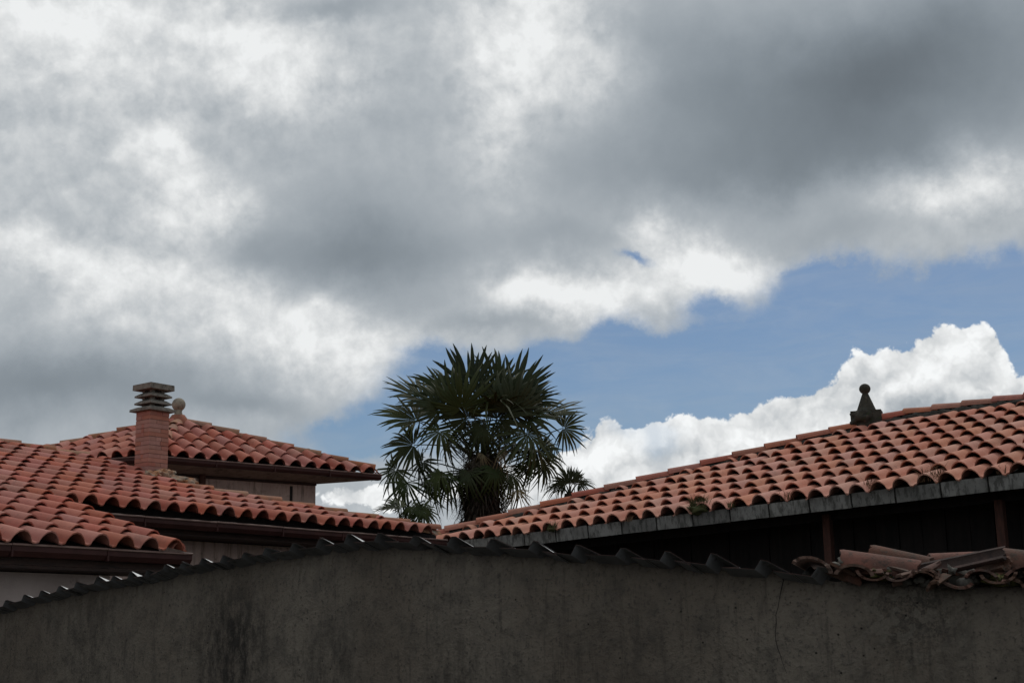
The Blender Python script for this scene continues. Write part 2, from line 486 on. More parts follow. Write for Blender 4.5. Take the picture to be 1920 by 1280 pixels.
class MB:
    def __init__(s):
        s.v, s.f, s.sm, s.mi = [], [], [], []

    def quad(s, pts, smooth=False, mi=0):
        i = len(s.v)
        s.v += [Vector(p) for p in pts]
        s.f.append(tuple(range(i, i + len(pts))))
        s.sm.append(smooth)
        s.mi.append(mi)

    def box(s, o, ax, ay, az):
        """box with corner o and edge vectors"""
        p = [o, o + ax, o + ax + ay, o + ay]
        q = [x + az for x in p]
        fl = ax.cross(ay).dot(az) < 0
        fs = [p[::-1], q, [p[0], p[1], q[1], q[0]], [p[1], p[2], q[2], q[1]], [p[2], p[3], q[3], q[2]], [p[3], p[0], q[0], q[3]]]
        for f in fs:
            s.quad(f[::-1] if fl else f)

    def frustum(s, c, ax, ay, w0, d0, z0, w1, d1, z1):
        up = Vector((0, 0, 1))
        p = [c + ax * (sx_ * w0 / 2) + ay * (sy * d0 / 2) + up * z0 for sx_, sy in ((-1, -1), (1, -1), (1, 1), (-1, 1))]
        q = [c + ax * (sx_ * w1 / 2) + ay * (sy * d1 / 2) + up * z1 for sx_, sy in ((-1, -1), (1, -1), (1, 1), (-1, 1))]
        s.quad(p[::-1]); s.quad(q)
        for i in range(4):
            j = (i + 1) % 4
            s.quad([p[i], p[j], q[j], q[i]])

    def grid(s, rows, smooth=True, closed=False):
        base = len(s.v)
        n = len(rows[0])
        for r in rows:
            s.v += [Vector(p) for p in r]
        for i in range(len(rows) - 1):
            for j in range(n if closed else n - 1):
                k = (j + 1) % n
                s.f.append((base + i * n + j, base + i * n + k, base + (i + 1) * n + k, base + (i + 1) * n + j))
                s.sm.append(smooth)
                s.mi.append(0)

    def tube(s, pts, rad, n=6):
        rows = []
        for i, p in enumerate(pts):
            t = (pts[min(i + 1, len(pts) - 1)] - pts[max(i - 1, 0)]).normalized()
            a = t.cross(Vector((0.1, 0.2, 1)) if abs(t.z) < .95 else Vector((1, 0, 0))).normalized()
            b = t.cross(a)
            r = rad[i] if isinstance(rad, (list, tuple)) else rad
            rows.append([p + a * (r * cos(2 * pi * k / n)) + b * (r * sin(2 * pi * k / n)) for k in range(n)])
        s.grid(rows, True, True)
        s.quad(rows[0][::-1]); s.quad(rows[-1])

    def lathe(s, c, prof, n=20):
        rows = [[c + Vector((r * cos(2 * pi * k / n), r * sin(2 * pi * k / n), z)) for k in range(n)] for r, z in prof]
        s.grid(rows, True, True)

    def mesh(s, name, mats):
        me = bpy.data.meshes.new(name)
        me.from_pydata([tuple(v) for v in s.v], [], s.f)
        me.polygons.foreach_set("use_smooth", s.sm)
        for m_ in mats if isinstance(mats, (list, tuple)) else [mats]:
            me.materials.append(m_)
        me.polygons.foreach_set("material_index", s.mi)
        me.update()
        return me


def lump_mesh(name, size, seed, m, amp=.35, sub=3):
    bm = bmesh.new()
    bmesh.ops.create_icosphere(bm, subdivisions=sub, radius=1)
    for v in bm.verts:
        d = 1 + amp * mnoise.fractal(v.co * 1.7 + Vector((seed * 3.1, seed, 0)), 1.0, 2.0, 4) * 1.4
        v.co = Vector((v.co.x * size[0] * d, v.co.y * size[1] * d, v.co.z * size[2] * d))
    me = bpy.data.meshes.new(name)
    bm.to_mesh(me)
    bm.free()
    me.materials.append(m)
    for p in me.polygons:
        p.use_smooth = True
    return me


UP = Vector((0, 0, 1))


def frame(o, x, y):
    x = x.normalized()
    z = x.cross(y).normalized()
    y = z.cross(x)
    return Matrix(((x.x, y.x, z.x, o.x), (x.y, y.y, z.y, o.y), (x.z, y.z, z.z, o.z), (0, 0, 0, 1)))


# ------------------------------------------------------------------ roof tiles
def tile_mesh(name, m, w=.24, ln=.40, hl=.085, hu=.062, lift=.034, th=.014, seed=0, al=.38, au=.35):
    rnd = random.Random(seed)
    xs = [-.52, -.43, -al, -.335, -.26, -.14, 0, .14, .26, .335, al, .43, .52]
    wob = [rnd.uniform(-.0025, .0025) for _ in range(3)]

    def prof(t):
        h_ = hl + (hu - hl) * t
        aw = al + (au - al) * t
        out = []
        for x in xs:
            z = 0.0
            if abs(x) < aw:
                z = h_ * cos(pi / 2 * x / aw) ** .62
            else:
                z = -.010 * min(1, (abs(x) - aw) / .1)
            out.append((x * w + wob[0] * z * 20, ln * t, z + lift * (1 - t) + wob[1] * (x > 0)))
        return out
    a, b = prof(0), prof(1)
    mb = MB()
    mb.grid([a, b])
    dn = Vector((0, 0, -th))
    lo = [Vector(p) + dn for p in a]
    hi_ = [Vector(p) + dn for p in b]
    mb.grid([hi_, lo])
    mb.grid([lo, [Vector(p) for p in a]], smooth=False)
    return mb.mesh(name, m)


def inside(poly, x, y):
    r = False
    n = len(poly)
    for i in range(n):
        (x1, y1), (x2, y2) = poly[i], poly[(i + 1) % n]
        if (y1 > y) != (y2 > y) and x < (x2 - x1) * (y - y1) / (y2 - y1) + x1:
            r = not r
    return r


class Plane:
    def __init__(s, o, a, b):
        s.o, s.a, s.b = o, a.normalized(), b.normalized()
        s.n = s.a.cross(s.b).normalized()
        s.b = s.n.cross(s.a)

    def p(s, x, y, z=0.0):
        return s.o + s.a * x + s.b * y + s.n * z

    def px(s, X, Y):
        q = on_plane(X, Y, s.o, s.n) - s.o
        return q.dot(s.a), q.dot(s.b)


def tiled(plane, poly, meshes, parent, w, ex, cuts=(), start=0.0, a0=None, limit=300, skip=None, ln=.4, jit=1.0, colj=0.0):
    """lay tiles over polygon POLY (plane coordinates); cuts: (point, outward normal) half planes that trim tiles at hips"""
    xs = [p[0] for p in poly]
    ys = [p[1] for p in poly]
    jobs = []
    i0 = math.floor((min(xs) - (a0 or 0)) / w) - 1
    for i in range(i0, int((max(xs) - min(xs)) / w) + 4 + i0):
        x = (a0 or 0) + i * w
        y = min(ys) + start + random.Random(i * 7 + 1).uniform(-colj, colj)
        j = 0
        while y < max(ys):
            if any(inside(poly, x + dx, y + dy) for dx, dy in ((0, .08), (0, ex * .75), (-w * .4, .12), (w * .4, .12))):
                c_ = plane.p(x, y + ex / 2)
                X, Y = proj(c_)
                if not (skip and skip(x, y)):
                    jobs.append((-60 < X < 1980, (c_ - EYE).length, x, y))
            y += ex
            j += 1
    jobs.sort(key=lambda q: (not q[0], q[1]))
    rnd = random.Random(5)
    rest = MB()
    n = 0
    for vis, dist, x, y in jobs:
        o = plane.p(x + rnd.uniform(-.004, .004) * jit, y + rnd.uniform(-.012, .012) * jit - (.03 if rnd.random() < .04 else 0), rnd.uniform(0, .006) * jit)
        ang = rnd.gauss(0, .013) * jit * (3 if rnd.random() < .05 else 1)
        ax = plane.a * cos(ang) + plane.b * sin(ang)
        by = plane.b * cos(ang) - plane.a * sin(ang)
        by = (by + plane.n * rnd.gauss(0, .006) * jit).normalized()
        mw = frame(o, ax, by)
        me = meshes[rnd.randrange(len(meshes))]
        need = [(cu_[0], cu_[1]) for cu_ in cuts if (len(cu_) < 3 or cu_[2](x, y)) and any(((x + dx - cu_[0][0]) * cu_[1][0] + (y + dy - cu_[0][1]) * cu_[1][1]) > 0 for dx in (-w * .52, w * .52) for dy in (0, ln))]
        if need:
            bm = bmesh.new()
            bm.from_mesh(me)
            for cp, cn in need:
                bmesh.ops.bisect_plane(bm, geom=bm.verts[:] + bm.edges[:] + bm.faces[:], plane_co=(cp[0] - x, cp[1] - y, 0), plane_no=(cn[0], cn[1], 0), clear_outer=True)
            ys_ = [v.co.y for v in bm.verts]
            if not bm.faces or max(ys_) - min(ys_) < .11:
                bm.free()
                continue
            m2 = bpy.data.meshes.new("cut_tile")
            bm.to_mesh(m2)
            bm.free()
            m2.materials.append(me.materials[0])
            me = m2
        if vis and n < limit:
            put("tile", me, parent, mw)
            n += 1
        else:
            b0 = len(rest.v)
            rest.v += [mw @ v.co for v in me.vertices]
            for p in me.polygons:
                rest.f.append(tuple(b0 + k for k in p.vertices))
                rest.sm.append(p.use_smooth)
                rest.mi.append(0)
    if rest.f:
        tag(put("tiles", rest.mesh("tiles", meshes[0].materials[0]), parent), kind="stuff")


def barrel_mesh(name, m, ln=.44, r0_=.105, r1_=.088, th=.014, seg=8, arc=1.0, hz=.8, seed=0, rough=0.0):
    """half-round tile, wide end at y=0; hz flattens it"""
    rnd = random.Random(seed)
    mb = MB()

    def row(y, r, d=0.0):
        out = []
        for k in range(seg + 1):
            t = (k / seg - .5) * pi * arc
            q = rnd.uniform(-rough, rough)
            out.append(Vector(((r - d) * sin(t), y + (q if rough else 0), (r - d) * cos(t) * hz)))
        return out
    st = rnd.getstate()
    a = row(0, r0_); b = row(ln, r1_)
    rnd.setstate(st)
    c_ = row(0, r0_, th); d = row(ln, r1_, th)
    mb.grid([a, b]); mb.grid([d, c_])
    mb.grid([c_, a], False); mb.grid([b, d], False)
    for e in (0, seg):
        mb.quad([a[e], c_[e], d[e], b[e]] if e == 0 else [b[e], d[e], c_[e], a[e]])
    return mb.mesh(name, m)


def ridge_row(p0, p1, meshes, parent, ex=.38, lift=.03, bed=None, bed_r=.085, bed_drop=.05, name="ridge_tile", side=None, bed_parent=None):
    """tiles overlapping from low end p0 to high end p1, on a bed of mortar"""
    d = (p1 - p0)
    ln = d.length
    d.normalize()
    x = d.cross(UP).normalized()
    z = x.cross(d)
    rnd = random.Random(11)
    n = max(1, int(round(ln / ex)))
    for k in range(n):
        o = p0 + d * (ln * k / n) + z * (lift + rnd.uniform(-.006, .006)) + x * rnd.uniform(-.006, .006)
        ang = rnd.gauss(0, .012)
        dy = (d + x * ang - z * .052).normalized()
        put(name, meshes[k % len(meshes)], parent, frame(o, x, dy))
    if bed:
        mb = MB()
        rows = []
        m_ = int(ln / .05)
        for i in range(m_ + 1):
            c_ = p0 + d * (ln * i / m_)
            row = []
            for k in range(9):
                t = (k / 8 - .5) * pi
                q = 1 + .35 * mnoise.noise((c_ + x * k * .1) * 12)
                row.append(c_ + x * (bed_r * 1.25 * sin(t) * q) + z * (bed_r * .8 * cos(t) * q - bed_drop))
            rows.append(row)
        mb.grid(rows)
        put("mortar_bed", mb.mesh("mortar_bed", bed), bed_parent or parent)


def slab(plane, poly, z0, z1, m, name):
    mb = MB()
    t = [plane.p(x, y, z1) for x, y in poly]
    b = [plane.p(x, y, z0) for x, y in poly]
    area = sum(poly[i][0] * poly[(i + 1) % len(poly)][1] - poly[(i + 1) % len(poly)][0] * poly[i][1] for i in range(len(poly)))
    if area < 0:
        t.reverse(); b.reverse()
    mb.quad(t); mb.quad(b[::-1])
    for i in range(len(t)):
        j = (i + 1) % len(t)
        mb.quad([b[i], b[j], t[j], t[i]])
    return mb.mesh(name, m)


def gutter(p0, p1, out, parent, drop=.0, off=.02, wd=.11, ht=.085, sec=1.0, m="gutter_brown", endcaps=True):
    """box gutter along p0-p1 built of sections; out = outward horizontal unit vector"""
    d = p1 - p0
    ln = d.length
    d.normalize()
    n = max(1, round(ln / sec))
    holder = None
    for k in range(n):
        a = p0 + d * (ln * k / n + .002)
        b = p0 + d * (ln * (k + 1) / n - .002)
        jit_ = Vector((0, 0, random.uniform(-.003, .003)))
        pr = [(off, 0), (off, -ht), (off + wd * .75, -ht), (off + wd, -ht * .55), (off + wd, -.004), (off + wd + .012, 0), (off + wd + .012, .008), (off + wd - .01, .008), (off + wd - .012, -ht * .5), (off + wd * .7, -ht + .01), (off + .01, -ht + .01), (off + .01, 0)]
        mb = MB()
        A = [a + out * u + UP * (w_ - drop) + jit_ for u, w_ in pr]
        B = [b + out * u + UP * (w_ - drop) + jit_ for u, w_ in pr]
        q = len(pr)
        flip = d.cross(out).z > 0
        for i in range(q):
            j = (i + 1) % q
            f = [A[i], A[j], B[j], B[i]]
            mb.quad(f[::-1] if flip else f)
        mb.quad(A); mb.quad(B[::-1])
        me = mb.mesh("gutter", M[m])
        o = put("gutter_section", me, parent)
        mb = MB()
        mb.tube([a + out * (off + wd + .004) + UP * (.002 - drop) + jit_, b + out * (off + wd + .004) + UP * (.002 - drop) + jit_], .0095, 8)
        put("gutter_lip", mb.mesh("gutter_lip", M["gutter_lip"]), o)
        # joint collar
        mb = MB()
        mb.box(a + out * (off - .002) + UP * (-drop - ht - .004) + jit_, d * .016, out * (wd + .006), UP * (ht * .85))
        put("gutter_joint", mb.mesh("gutter_joint", M[m]), o)


# ------------------------------------------------------------------ ground
mb = MB()
gs = 1500
mb.quad([(-gs, -gs, 0), (gs, -gs, 0), (gs, gs, 0), (-gs, gs, 0)])
tag(put("ground", mb.mesh("ground", M["earth"])), kind="structure")

# ================================================================== LEFT HOUSE
A0 = at(100, 940, 13.0)
B0 = at(815, 1004, 17.3)
ea = (B0 - A0)
ea.z = 0
ea.normalize()                                  # along the eave, right and away
en = Vector((-ea.y, ea.x, 0))                   # up-slope in plan (left, away)
pit = radians(17.1)
PP = Plane(A0, ea, en * cos(pit) + UP * sin(pit))
house = root("tiled_house", (A0.x, A0.y, 0), "low house on the left with red tile roof in two stepped eaves and brick chimney", "house")
h2a, h2b = PP.px(822, 1001), PP.px(330, 919)      # hip that falls to the far corner
r1a, r1b = PP.px(165, 866), PP.px(0, 838)         # ridge at the upper left
sl = (r1b[1] - r1a[1]) / (r1b[0] - r1a[0])
r1c = (-4.2, r1a[1] + sl * (-4.2 - r1a[0]))
vx = (r1a[0] + .06, r1a[1] - .02)
polyP = [(-4.2, -1.86), (0.0, -1.86), (0.0, -.02), (5.5, -.02), h2a, h2b, (2.66, 2.20), vx, r1c]
deckP = [(-4.2, -1.70), (-.08, -1.70), (-.08, .12), (5.35, .12), (h2a[0] - .1, h2a[1] - .06), (h2b[0], h2b[1] - .08), (2.66, 2.1), (vx[0] - .05, vx[1] - .08), (r1c[0], r1c[1] - .1)]
roofP = put("roof", slab(PP, deckP, -.10, -.012, M["dark_board"], "roof_deck"), house)
tl = [tile_mesh("roof_tile", M["tile_left"], .24, .38, .085, .072, .026, .012, k, .365, .350) for k in range(4)]


def norm2(p, q):
    dx, dy = q[0] - p[0], q[1] - p[1]
    l_ = hypot(dx, dy)
    return (dy / l_, -dx / l_)


cutsP = []
for a, b, dom in ((h2a, h2b, lambda x, y: x > 2.9), (r1a, r1b, lambda x, y: x < 3.1 and y > 2.6)):
    nx, ny = norm2(a, b)
    cutsP.append((a, (nx, ny) if ny > 0 else (-nx, -ny), dom))
cutsP.append(((0.0, 0), (1, 0), lambda x, y: y < -.2 and x < .5))
tiled(PP, polyP, tl, roofP, .24, .31, cuts=cutsP, start=-.07, a0=-.125, colj=.012)
rl = [barrel_mesh("ridge", M["ridge_left"], .43, .085, .072, .014, 8, 1.0, .85, k) for k in range(3)]
# ridge at the upper left, and the hip that runs down to the far corner
ridge_row(PP.p(r1a[0], r1a[1]), PP.p(-.8, r1a[1] + sl * (-.8 - r1a[0])), rl, roofP, .40, .05, M["mortar"], .07, .02)
ridge_row(PP.p(h2a[0], h2a[1]), PP.p(h2b[0], h2b[1]), rl, roofP, .40, .05, M["lichen_mortar"], .07, .02)
# mortared verge beside the lower roof
mb = MB()
rows = []
for i in range(40):
    y = -1.80 + i * .047
    row = []
    for k in range(7):
        t = (k / 6 - .5) * pi
        q = 1 + .5 * mnoise.noise(Vector((y * 9, k * .6, 3)))
        row.append(PP.p(.01 + .055 * sin(t) * q, y, .005 + .05 * cos(t) * q))
    rows.append(row)
mb.grid(rows)
put("verge_mortar", mb.mesh("verge_mortar", M["lichen_mortar"]), roofP)
vt = [barrel_mesh("verge", M["tile_left"], .40, .072, .062, .014, 8, .9, .95, k) for k in range(2)]
for k in range(6):
    put("verge_tile", vt[k % 2], roofP, frame(PP.p(-.045, -1.90 + k * .335, .012 + .004 * (k % 2)), PP.a, PP.b - PP.n * .06))
# back slope, seen only from elsewhere
mb = MB()
ra, rb = PP.p(r1a[0], r1a[1], -.03), PP.p(r1c[0], r1c[1], -.03)
off_ = en * 4.5 - UP * 1.5
mb.quad([ra, rb, rb + off_, ra + off_])
put("back_slope", mb.mesh("back_slope", M["tile_left"]), house)
# eave timbers and gutters (gutter under each eave)
sdir = -en
e2a, e2b = PP.p(.05, 0, 0), PP.p(5.5, 0, 0)
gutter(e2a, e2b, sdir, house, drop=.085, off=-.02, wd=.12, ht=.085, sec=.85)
e3a, e3b = PP.p(-4.2, -1.83, 0), PP.p(.10, -1.83, 0)
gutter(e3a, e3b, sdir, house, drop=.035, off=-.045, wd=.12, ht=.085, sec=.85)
for nm, a, b, dr in (("fascia_board", e2a, e2b, .10), ("fascia_board", e3a, e3b, .075)):
    mb = MB()
    mb.box(a + sdir * -.06 - UP * (dr + .10), b - a, sdir * .03, UP * .10)
    put(nm, mb.mesh(nm, M["fascia"]), house)
    mb = MB()
    mb.box(a - sdir * .50 - UP * (dr + .125), b - a, sdir * .47, UP * .022)
    put("soffit", mb.mesh("soffit", M["fascia"]), house)


def wall_box(a0_, a1, b0_, b1, top, name, m, plane, par):
    mb = MB()
    o = Vector((*(plane.p(a0_, 0).xy), 0)) + en * b0_
    o.z = -.02
    mb.box(o, ea * (a1 - a0_), en * (b1 - b0_), UP * top)
    return put(name, mb.mesh(name, m), par)


wall_box(-4.2, -.42, -1.42, .5, e3a.z - .19, "wall", M["plaster_grey"], PP, house)
wall_box(-.42, 5.1, .40, 2.0, e2a.z - .215, "wall", M["plaster_pink"], PP, house)
# end wall under the verge
mb = MB()
zt = PP.p(-.3, -1.40).z - .14
mb.quad([Vector((*PP.p(-.38, -1.45).xy, 0)), Vector((*PP.p(-.38, .5).xy, 0)), PP.p(-.38, .5, -.12), PP.p(-.38, -1.45, -.12)])
put("gable_wall", mb.mesh("gable_wall", M["plaster_pink"]), house)

# chimney: a direct part of the house, its bricks laid one by one
CW, CD = .28, .25
ca0, cb0 = PP.px(277, 897)
cc = PP.p(ca0, cb0)
zc0 = cc.z - .10
ztop = None
t_ = on_plane(281, 768, Vector((cc.x, cc.y, 0)), Vector((0, -1, 0)))
ztop = t_.z
chim = root("chimney", (cc.x, cc.y, zc0), None, None)
chim.parent = house
chim.location = Vector((cc.x, cc.y, zc0)) - house.location
core = MB()
core.box(Vector((cc.x, cc.y, zc0 - .2)) + ea * .006 + en * .006, ea * (CW - .012), en * (CD - .012), UP * (ztop - zc0 + .2))
put("mortar_core", core.mesh("mortar_core", M["brick_mortar"]), chim)
courses = int((ztop - zc0) / .0485)
bh = (ztop - zc0) / courses
rb_ = random.Random(3)
for k in range(courses):
    z = zc0 + k * bh
    o = Vector((cc.x, cc.y, z))
    th_ = .1
    gap = .0065 if k % 2 else .003
    hh = bh - gap
    if k % 2 == 0:
        rows_ = [(0, 0, CW, th_), (0, CD - th_, CW, th_), (0, th_ + .003, th_, CD - 2 * th_ - .006), (CW - th_, th_ + .003, th_, CD - 2 * th_ - .006)]
    else:
        rows_ = [(0, 0, th_, CD), (CW - th_, 0, th_, CD), (th_ + .003, 0, CW - 2 * th_ - .006, th_), (th_ + .003, CD - th_, CW - 2 * th_ - .006, th_)]
    if k in (3, 7, 10, 13):
        rows_ = [(0, 0, CW * .58, th_), (CW * .58 + .004, 0, CW * .42 - .004, th_)] + [(0, CD - th_, CW, th_), (0, th_ + .003, th_, CD - 2 * th_ - .006), (CW - th_, th_ + .003, th_, CD - 2 * th_ - .006)]
    for (u, v_, lu, lv) in rows_:
        mb = MB()
        j1, j2 = rb_.uniform(-.002, .002), rb_.uniform(-.002, .002)
        mb.box(o + ea * (u + j1) + en * (v_ + j2), ea * lu, en * lv, UP * hh)
        put("brick", mb.mesh("brick", M["brick"]), chim)
cm = Vector((cc.x, cc.y, ztop)) + ea * CW / 2 + en * CD / 2
for (z0_, w0, t0, w1, t1, nm) in ((0.0, .39, .028, .27, .055, "cap_base"), (.085, .315, .020, .21, .052, "cap_louvre"), (.170, .315, .020, .21, .052, "cap_louvre"), (.255, .35, .062, .345, .066, "cap_slab")):
    mb = MB()
    mb.frustum(cm, ea, en, w0, w0 * .95, z0_, w0 * .99, w0 * .94, z0_ + t0)
    mb.frustum(cm, ea, en, w0 * .98, w0 * .93, z0_ + t0, w1, w1 * .95, z0_ + t1)
    put(nm, mb.mesh(nm, M["concrete"]), chim)
for sx_, sy in ((-1, -1), (1, -1), (1, 1), (-1, 1)):
    mb = MB()
    mb.box(cm + ea * (sx_ * .07 - .022) + en * (sy * .065 - .022) + UP * .05, ea * .044, en * .044, UP * .206)
    put("cap_post", mb.mesh("cap_post", M["concrete"]), chim)
for i, (X, Y, sz) in enumerate(((293, 893, (.13, .10, .085)), (308, 902, (.12, .09, .06)), (283, 903, (.08, .08, .05)), (338, 914, (.16, .08, .05)), (352, 918, (.07, .06, .04)))):
    q = PP.px(X, Y)
    put("mortar_lump", lump_mesh("mortar_lump", sz, i, M["lichen_mortar"], .5), house, frame(PP.p(q[0], q[1], .075), PP.a, PP.b))

# ================================================================== UPPER HOUSE (pyramid roof)
N_ = at(290, 851, 18.0)
R_ = at(709, 886, 20.2)
L_ = at(-57, 877, 19.2)
zE = (N_.z + R_.z + L_.z) / 3
for p in (N_, R_, L_):
    pass
K_ = L_ + R_ - N_
AP = at(334, 792, (L_.y + R_.y) / 2)
upper = root("pyramid_roof_house", (N_.x, N_.y, 0), "small upper house behind the chimney with pyramid tile roof and stone ball on top", "house")
ru = put("roof", MB().mesh("roof_core", M["mortar"]), upper)
mb = MB()
dn = Vector((0, 0, .03))
ctr = (L_ + R_) / 2
shrink = lambda p: p + (ctr - p) * .06 - dn
for a, b in ((N_, R_), (R_, K_), (K_, L_), (L_, N_)):
    mb.quad([shrink(a), shrink(b), AP - dn * 1.4])
ru.data = mb.mesh("roof_core", M["mortar"])
tu = [tile_mesh("roof_tile", M["tile_left"], .24, .36, .082, .072, .024, .013, k + 10, .365, .35) for k in range(4)]


def tri_plane(p, q, apex):
    a = (q - p).normalized()
    up_ = (apex - p) - a * (apex - p).dot(a)
    pl = Plane(p, a, up_)
    apx = ((apex - p).dot(pl.a), (apex - p).dot(pl.b))
    return pl, (q - p).length, apx


for a, b in ((N_, R_), (L_, N_), (R_, K_), (K_, L_)):
    pl, ln, apx = tri_plane(a, b, AP)
    cuts = [((0, 0), (lambda t: (-t[1], t[0]))((apx[0] / hypot(*apx), apx[1] / hypot(*apx))))]
    dx, dy = apx[0] - ln, apx[1]
    l2 = hypot(dx, dy)
    cuts.append(((ln, 0), (dy / l2, -dx / l2)))
    tiled(pl, [(0, 0), (ln, 0), apx], tu, ru, .24, .30, cuts=cuts, start=-.05, a0=.12, limit=300 if a in (N_, L_) and b in (R_, N_) else 0)
ru_t = [barrel_mesh("ridge", M["ridge_left"], .42, .095, .08, .014, 8, 1.0, .85, k + 20) for k in range(3)]
for p in (N_, R_, L_, K_):
    ridge_row(p + (AP - p) * .02, AP - (AP - p).normalized() * .06, ru_t, ru, .34 if p is N_ else .38, .03, M["mortar"], .075, .03)
# stone ball on a collar of mortar
mb = MB()
mb.lathe(AP, [(.17, -.06), (.15, .02), (.115, .07), (.09, .105), (.0, .105)], 18)
put("finial_base", mb.mesh("finial_base", M["ridge_left"]), upper)
mb = MB()
mb.lathe(AP, [(.058, .10), (.056, .13), (.048, .15), (.055, .175), (.02, .18)], 18)
put("finial_neck", mb.mesh("finial_neck", M["pale_stone"]), upper)
mb = MB()
mb.lathe(AP + UP * .255, [(.001 + .094 * sin(pi * k / 14), -.094 * cos(pi * k / 14)) for k in range(15)], 24)
put("finial_ball", mb.mesh("finial_ball", M["pale_stone"]), upper)
# eaves: gutter, flat soffit and walls
un = (R_ - N_).normalized()
ui = Vector((-un.y, un.x, 0)).normalized()
ln_ = (L_ - N_).normalized()
li = Vector((ln_.y, -ln_.x, 0)).normalized()
if li.dot(ctr - N_) < 0:
    li = -li
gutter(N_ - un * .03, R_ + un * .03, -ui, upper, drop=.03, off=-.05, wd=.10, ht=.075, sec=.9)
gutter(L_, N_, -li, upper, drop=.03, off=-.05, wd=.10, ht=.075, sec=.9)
# inner wall quadrilateral (overhang about .58)
OV = .46


def inter(p, d, q, e):
    den = d.x * e.y - d.y * e.x
    t = ((q.x - p.x) * e.y - (q.y - p.y) * e.x) / den
    return Vector((p.x + d.x * t, p.y + d.y * t, 0))


quad_ = [N_, R_, K_, L_]
inner = []
for i in range(4):
    p, q, pr_ = quad_[i], quad_[(i + 1) % 4], quad_[i - 1]
    d1 = (q - p).normalized(); d2 = (p - pr_).normalized()
    n1 = Vector((-d1.y, d1.x, 0)); n2 = Vector((-d2.y, d2.x, 0))
    inner.append(inter(p + n1 * OV, d1, p + n2 * OV, d2))
zs = min(N_.z, R_.z, L_.z) - .15
mb = MB()
for i in range(4):
    j = (i + 1) % 4
    mb.quad([Vector((*inner[i].xy, 0)), Vector((*inner[j].xy, 0)), Vector((*inner[j].xy, zs)), Vector((*inner[i].xy, zs))])
put("wall", mb.mesh("wall", M["plaster_pink"]), upper)
mb = MB()
outer = [ctr + (p - ctr) * .985 for p in quad_]
for i in range(4):
    j = (i + 1) % 4
    a, b = Vector((*outer[i].xy, outer[i].z - .105)), Vector((*outer[j].xy, outer[j].z - .105))
    c_, d = Vector((*(inner[j] * .98 + ctr.xy.to_3d() * .02).xy, zs - .005)), Vector((*(inner[i] * .98 + ctr.xy.to_3d() * .02).xy, zs - .005))
    mb.quad([a, d, c_, b])
    mb.quad([a, b, b + UP * .07, a + UP * .07])
put("soffit", mb.mesh("soffit", M["soffit"]), upper)
# corner post / downpipe and dark joint on the wall facing us
wd_ = (inner[1] - inner[0]).normalized()
wn = Vector((wd_.y, -wd_.x, 0))


def on_wall(X, Y):
    return on_plane(X, Y, inner[0], wn)


p = on_wall(376, 900)
mb = MB()
mb.tube([Vector((p.x, p.y, 0)) + wn * .05, Vector((p.x, p.y, zs)) + wn * .05], .045, 10)
put("downpipe", mb.mesh("downpipe", M["post"]), upper)
p = on_wall(546, 920)
mb = MB()
mb.box(Vector((p.x, p.y, 0)) - wd_ * .022 - wn * .02, wd_ * .044, wn * .024, UP * (zs - .06))
put("dark_joint", mb.mesh("dark_joint", M["dark_board"]), upper)
mb = MB()
mb.box(Vector((*inner[0].xy, zs - .035)) + wn * .004, (inner[1] - inner[0]) * .998, wn * .03, UP * .035)
put("frieze_board", mb.mesh("frieze_board", M["fascia"]), upper)

# ================================================================== RIGHT BUILDING
EL = at(825, 1018, 18.97)
ER = at(1920, 885, 14.05)
qa = (ER - EL).normalized()
qh = Vector((-qa.y, qa.x, 0)).normalized()
qp = radians(20)
QP = Plane(EL, qa, qh * cos(qp) + UP * sin(qp))
barn = root("open_barn", (EL.x, EL.y, 0), "dark timber barn on the right under a salmon clay tile roof with grey gutter", "barn")
q1 = QP.px(822, 1012)
q2 = QP.px(1606, 810)
q3 = QP.px(1700, 789)
q4 = QP.px(1918, 764)
ridge_b = (q3[1] + q4[1]) / 2
AEND = 9.6
polyQ = [(-.25, -.02), (q1[0], q1[1]), (q2[0], q2[1]), (q3[0], q3[1]), (AEND, q4[1] - .1), (AEND, -.02)]
deckQ = [(-.1, .14), (q1[0] + .1, q1[1] - .06), (q2[0], q2[1] - .08), (q3[0], q3[1] - .08), (AEND, q4[1] - .18), (AEND, .14)]
roofQ = put("roof", slab(QP, deckQ, -.12, -.012, M["mortar"], "roof_deck"), barn)
tq = [tile_mesh("roof_tile", M["tile_right"], .243, .50, .091, .052, .038, .015, k + 30, .395, .335) for k in range(4)]
cutsQ = []
for a, b, dd in ((q1, q2, .13), (q2, q3, .15), (q3, (AEND, q4[1] - .1), .13)):
    dx, dy = b[0] - a[0], b[1] - a[1]
    l_ = hypot(dx, dy)
    nn = (-dy / l_, dx / l_)
    cutsQ.append(((a[0] - nn[0] * dd, a[1] - nn[1] * dd), nn))
tiled(QP, polyQ, tq, roofQ, .243, .42, cuts=cutsQ, start=-.07, a0=.0, ln=.5, jit=1.4, colj=.055)
rq = [barrel_mesh("ridge", M["ridge_right"], .50, .105, .09, .015, 8, 1.0, .80, k + 40) for k in range(3)]
ridge_row(QP.p(q1[0] - .25, q1[1] - .2, .0), QP.p(q2[0] + .1, q2[1] + .02, .0), rq, roofQ, .44, .085, M["mortar"], .12, .015)
ridge_row(QP.p(q2[0] + .05, q2[1], .0), QP.p(q3[0], q3[1] + .03, .0), rq, roofQ, .42, .085, M["mortar"], .12, .015)
ridge_row(QP.p(q3[0] - .02, q3[1] + .03, .0), QP.p(AEND, q4[1] - .06, .0), rq, roofQ, .42, .085, M["mortar"], .12, .015)
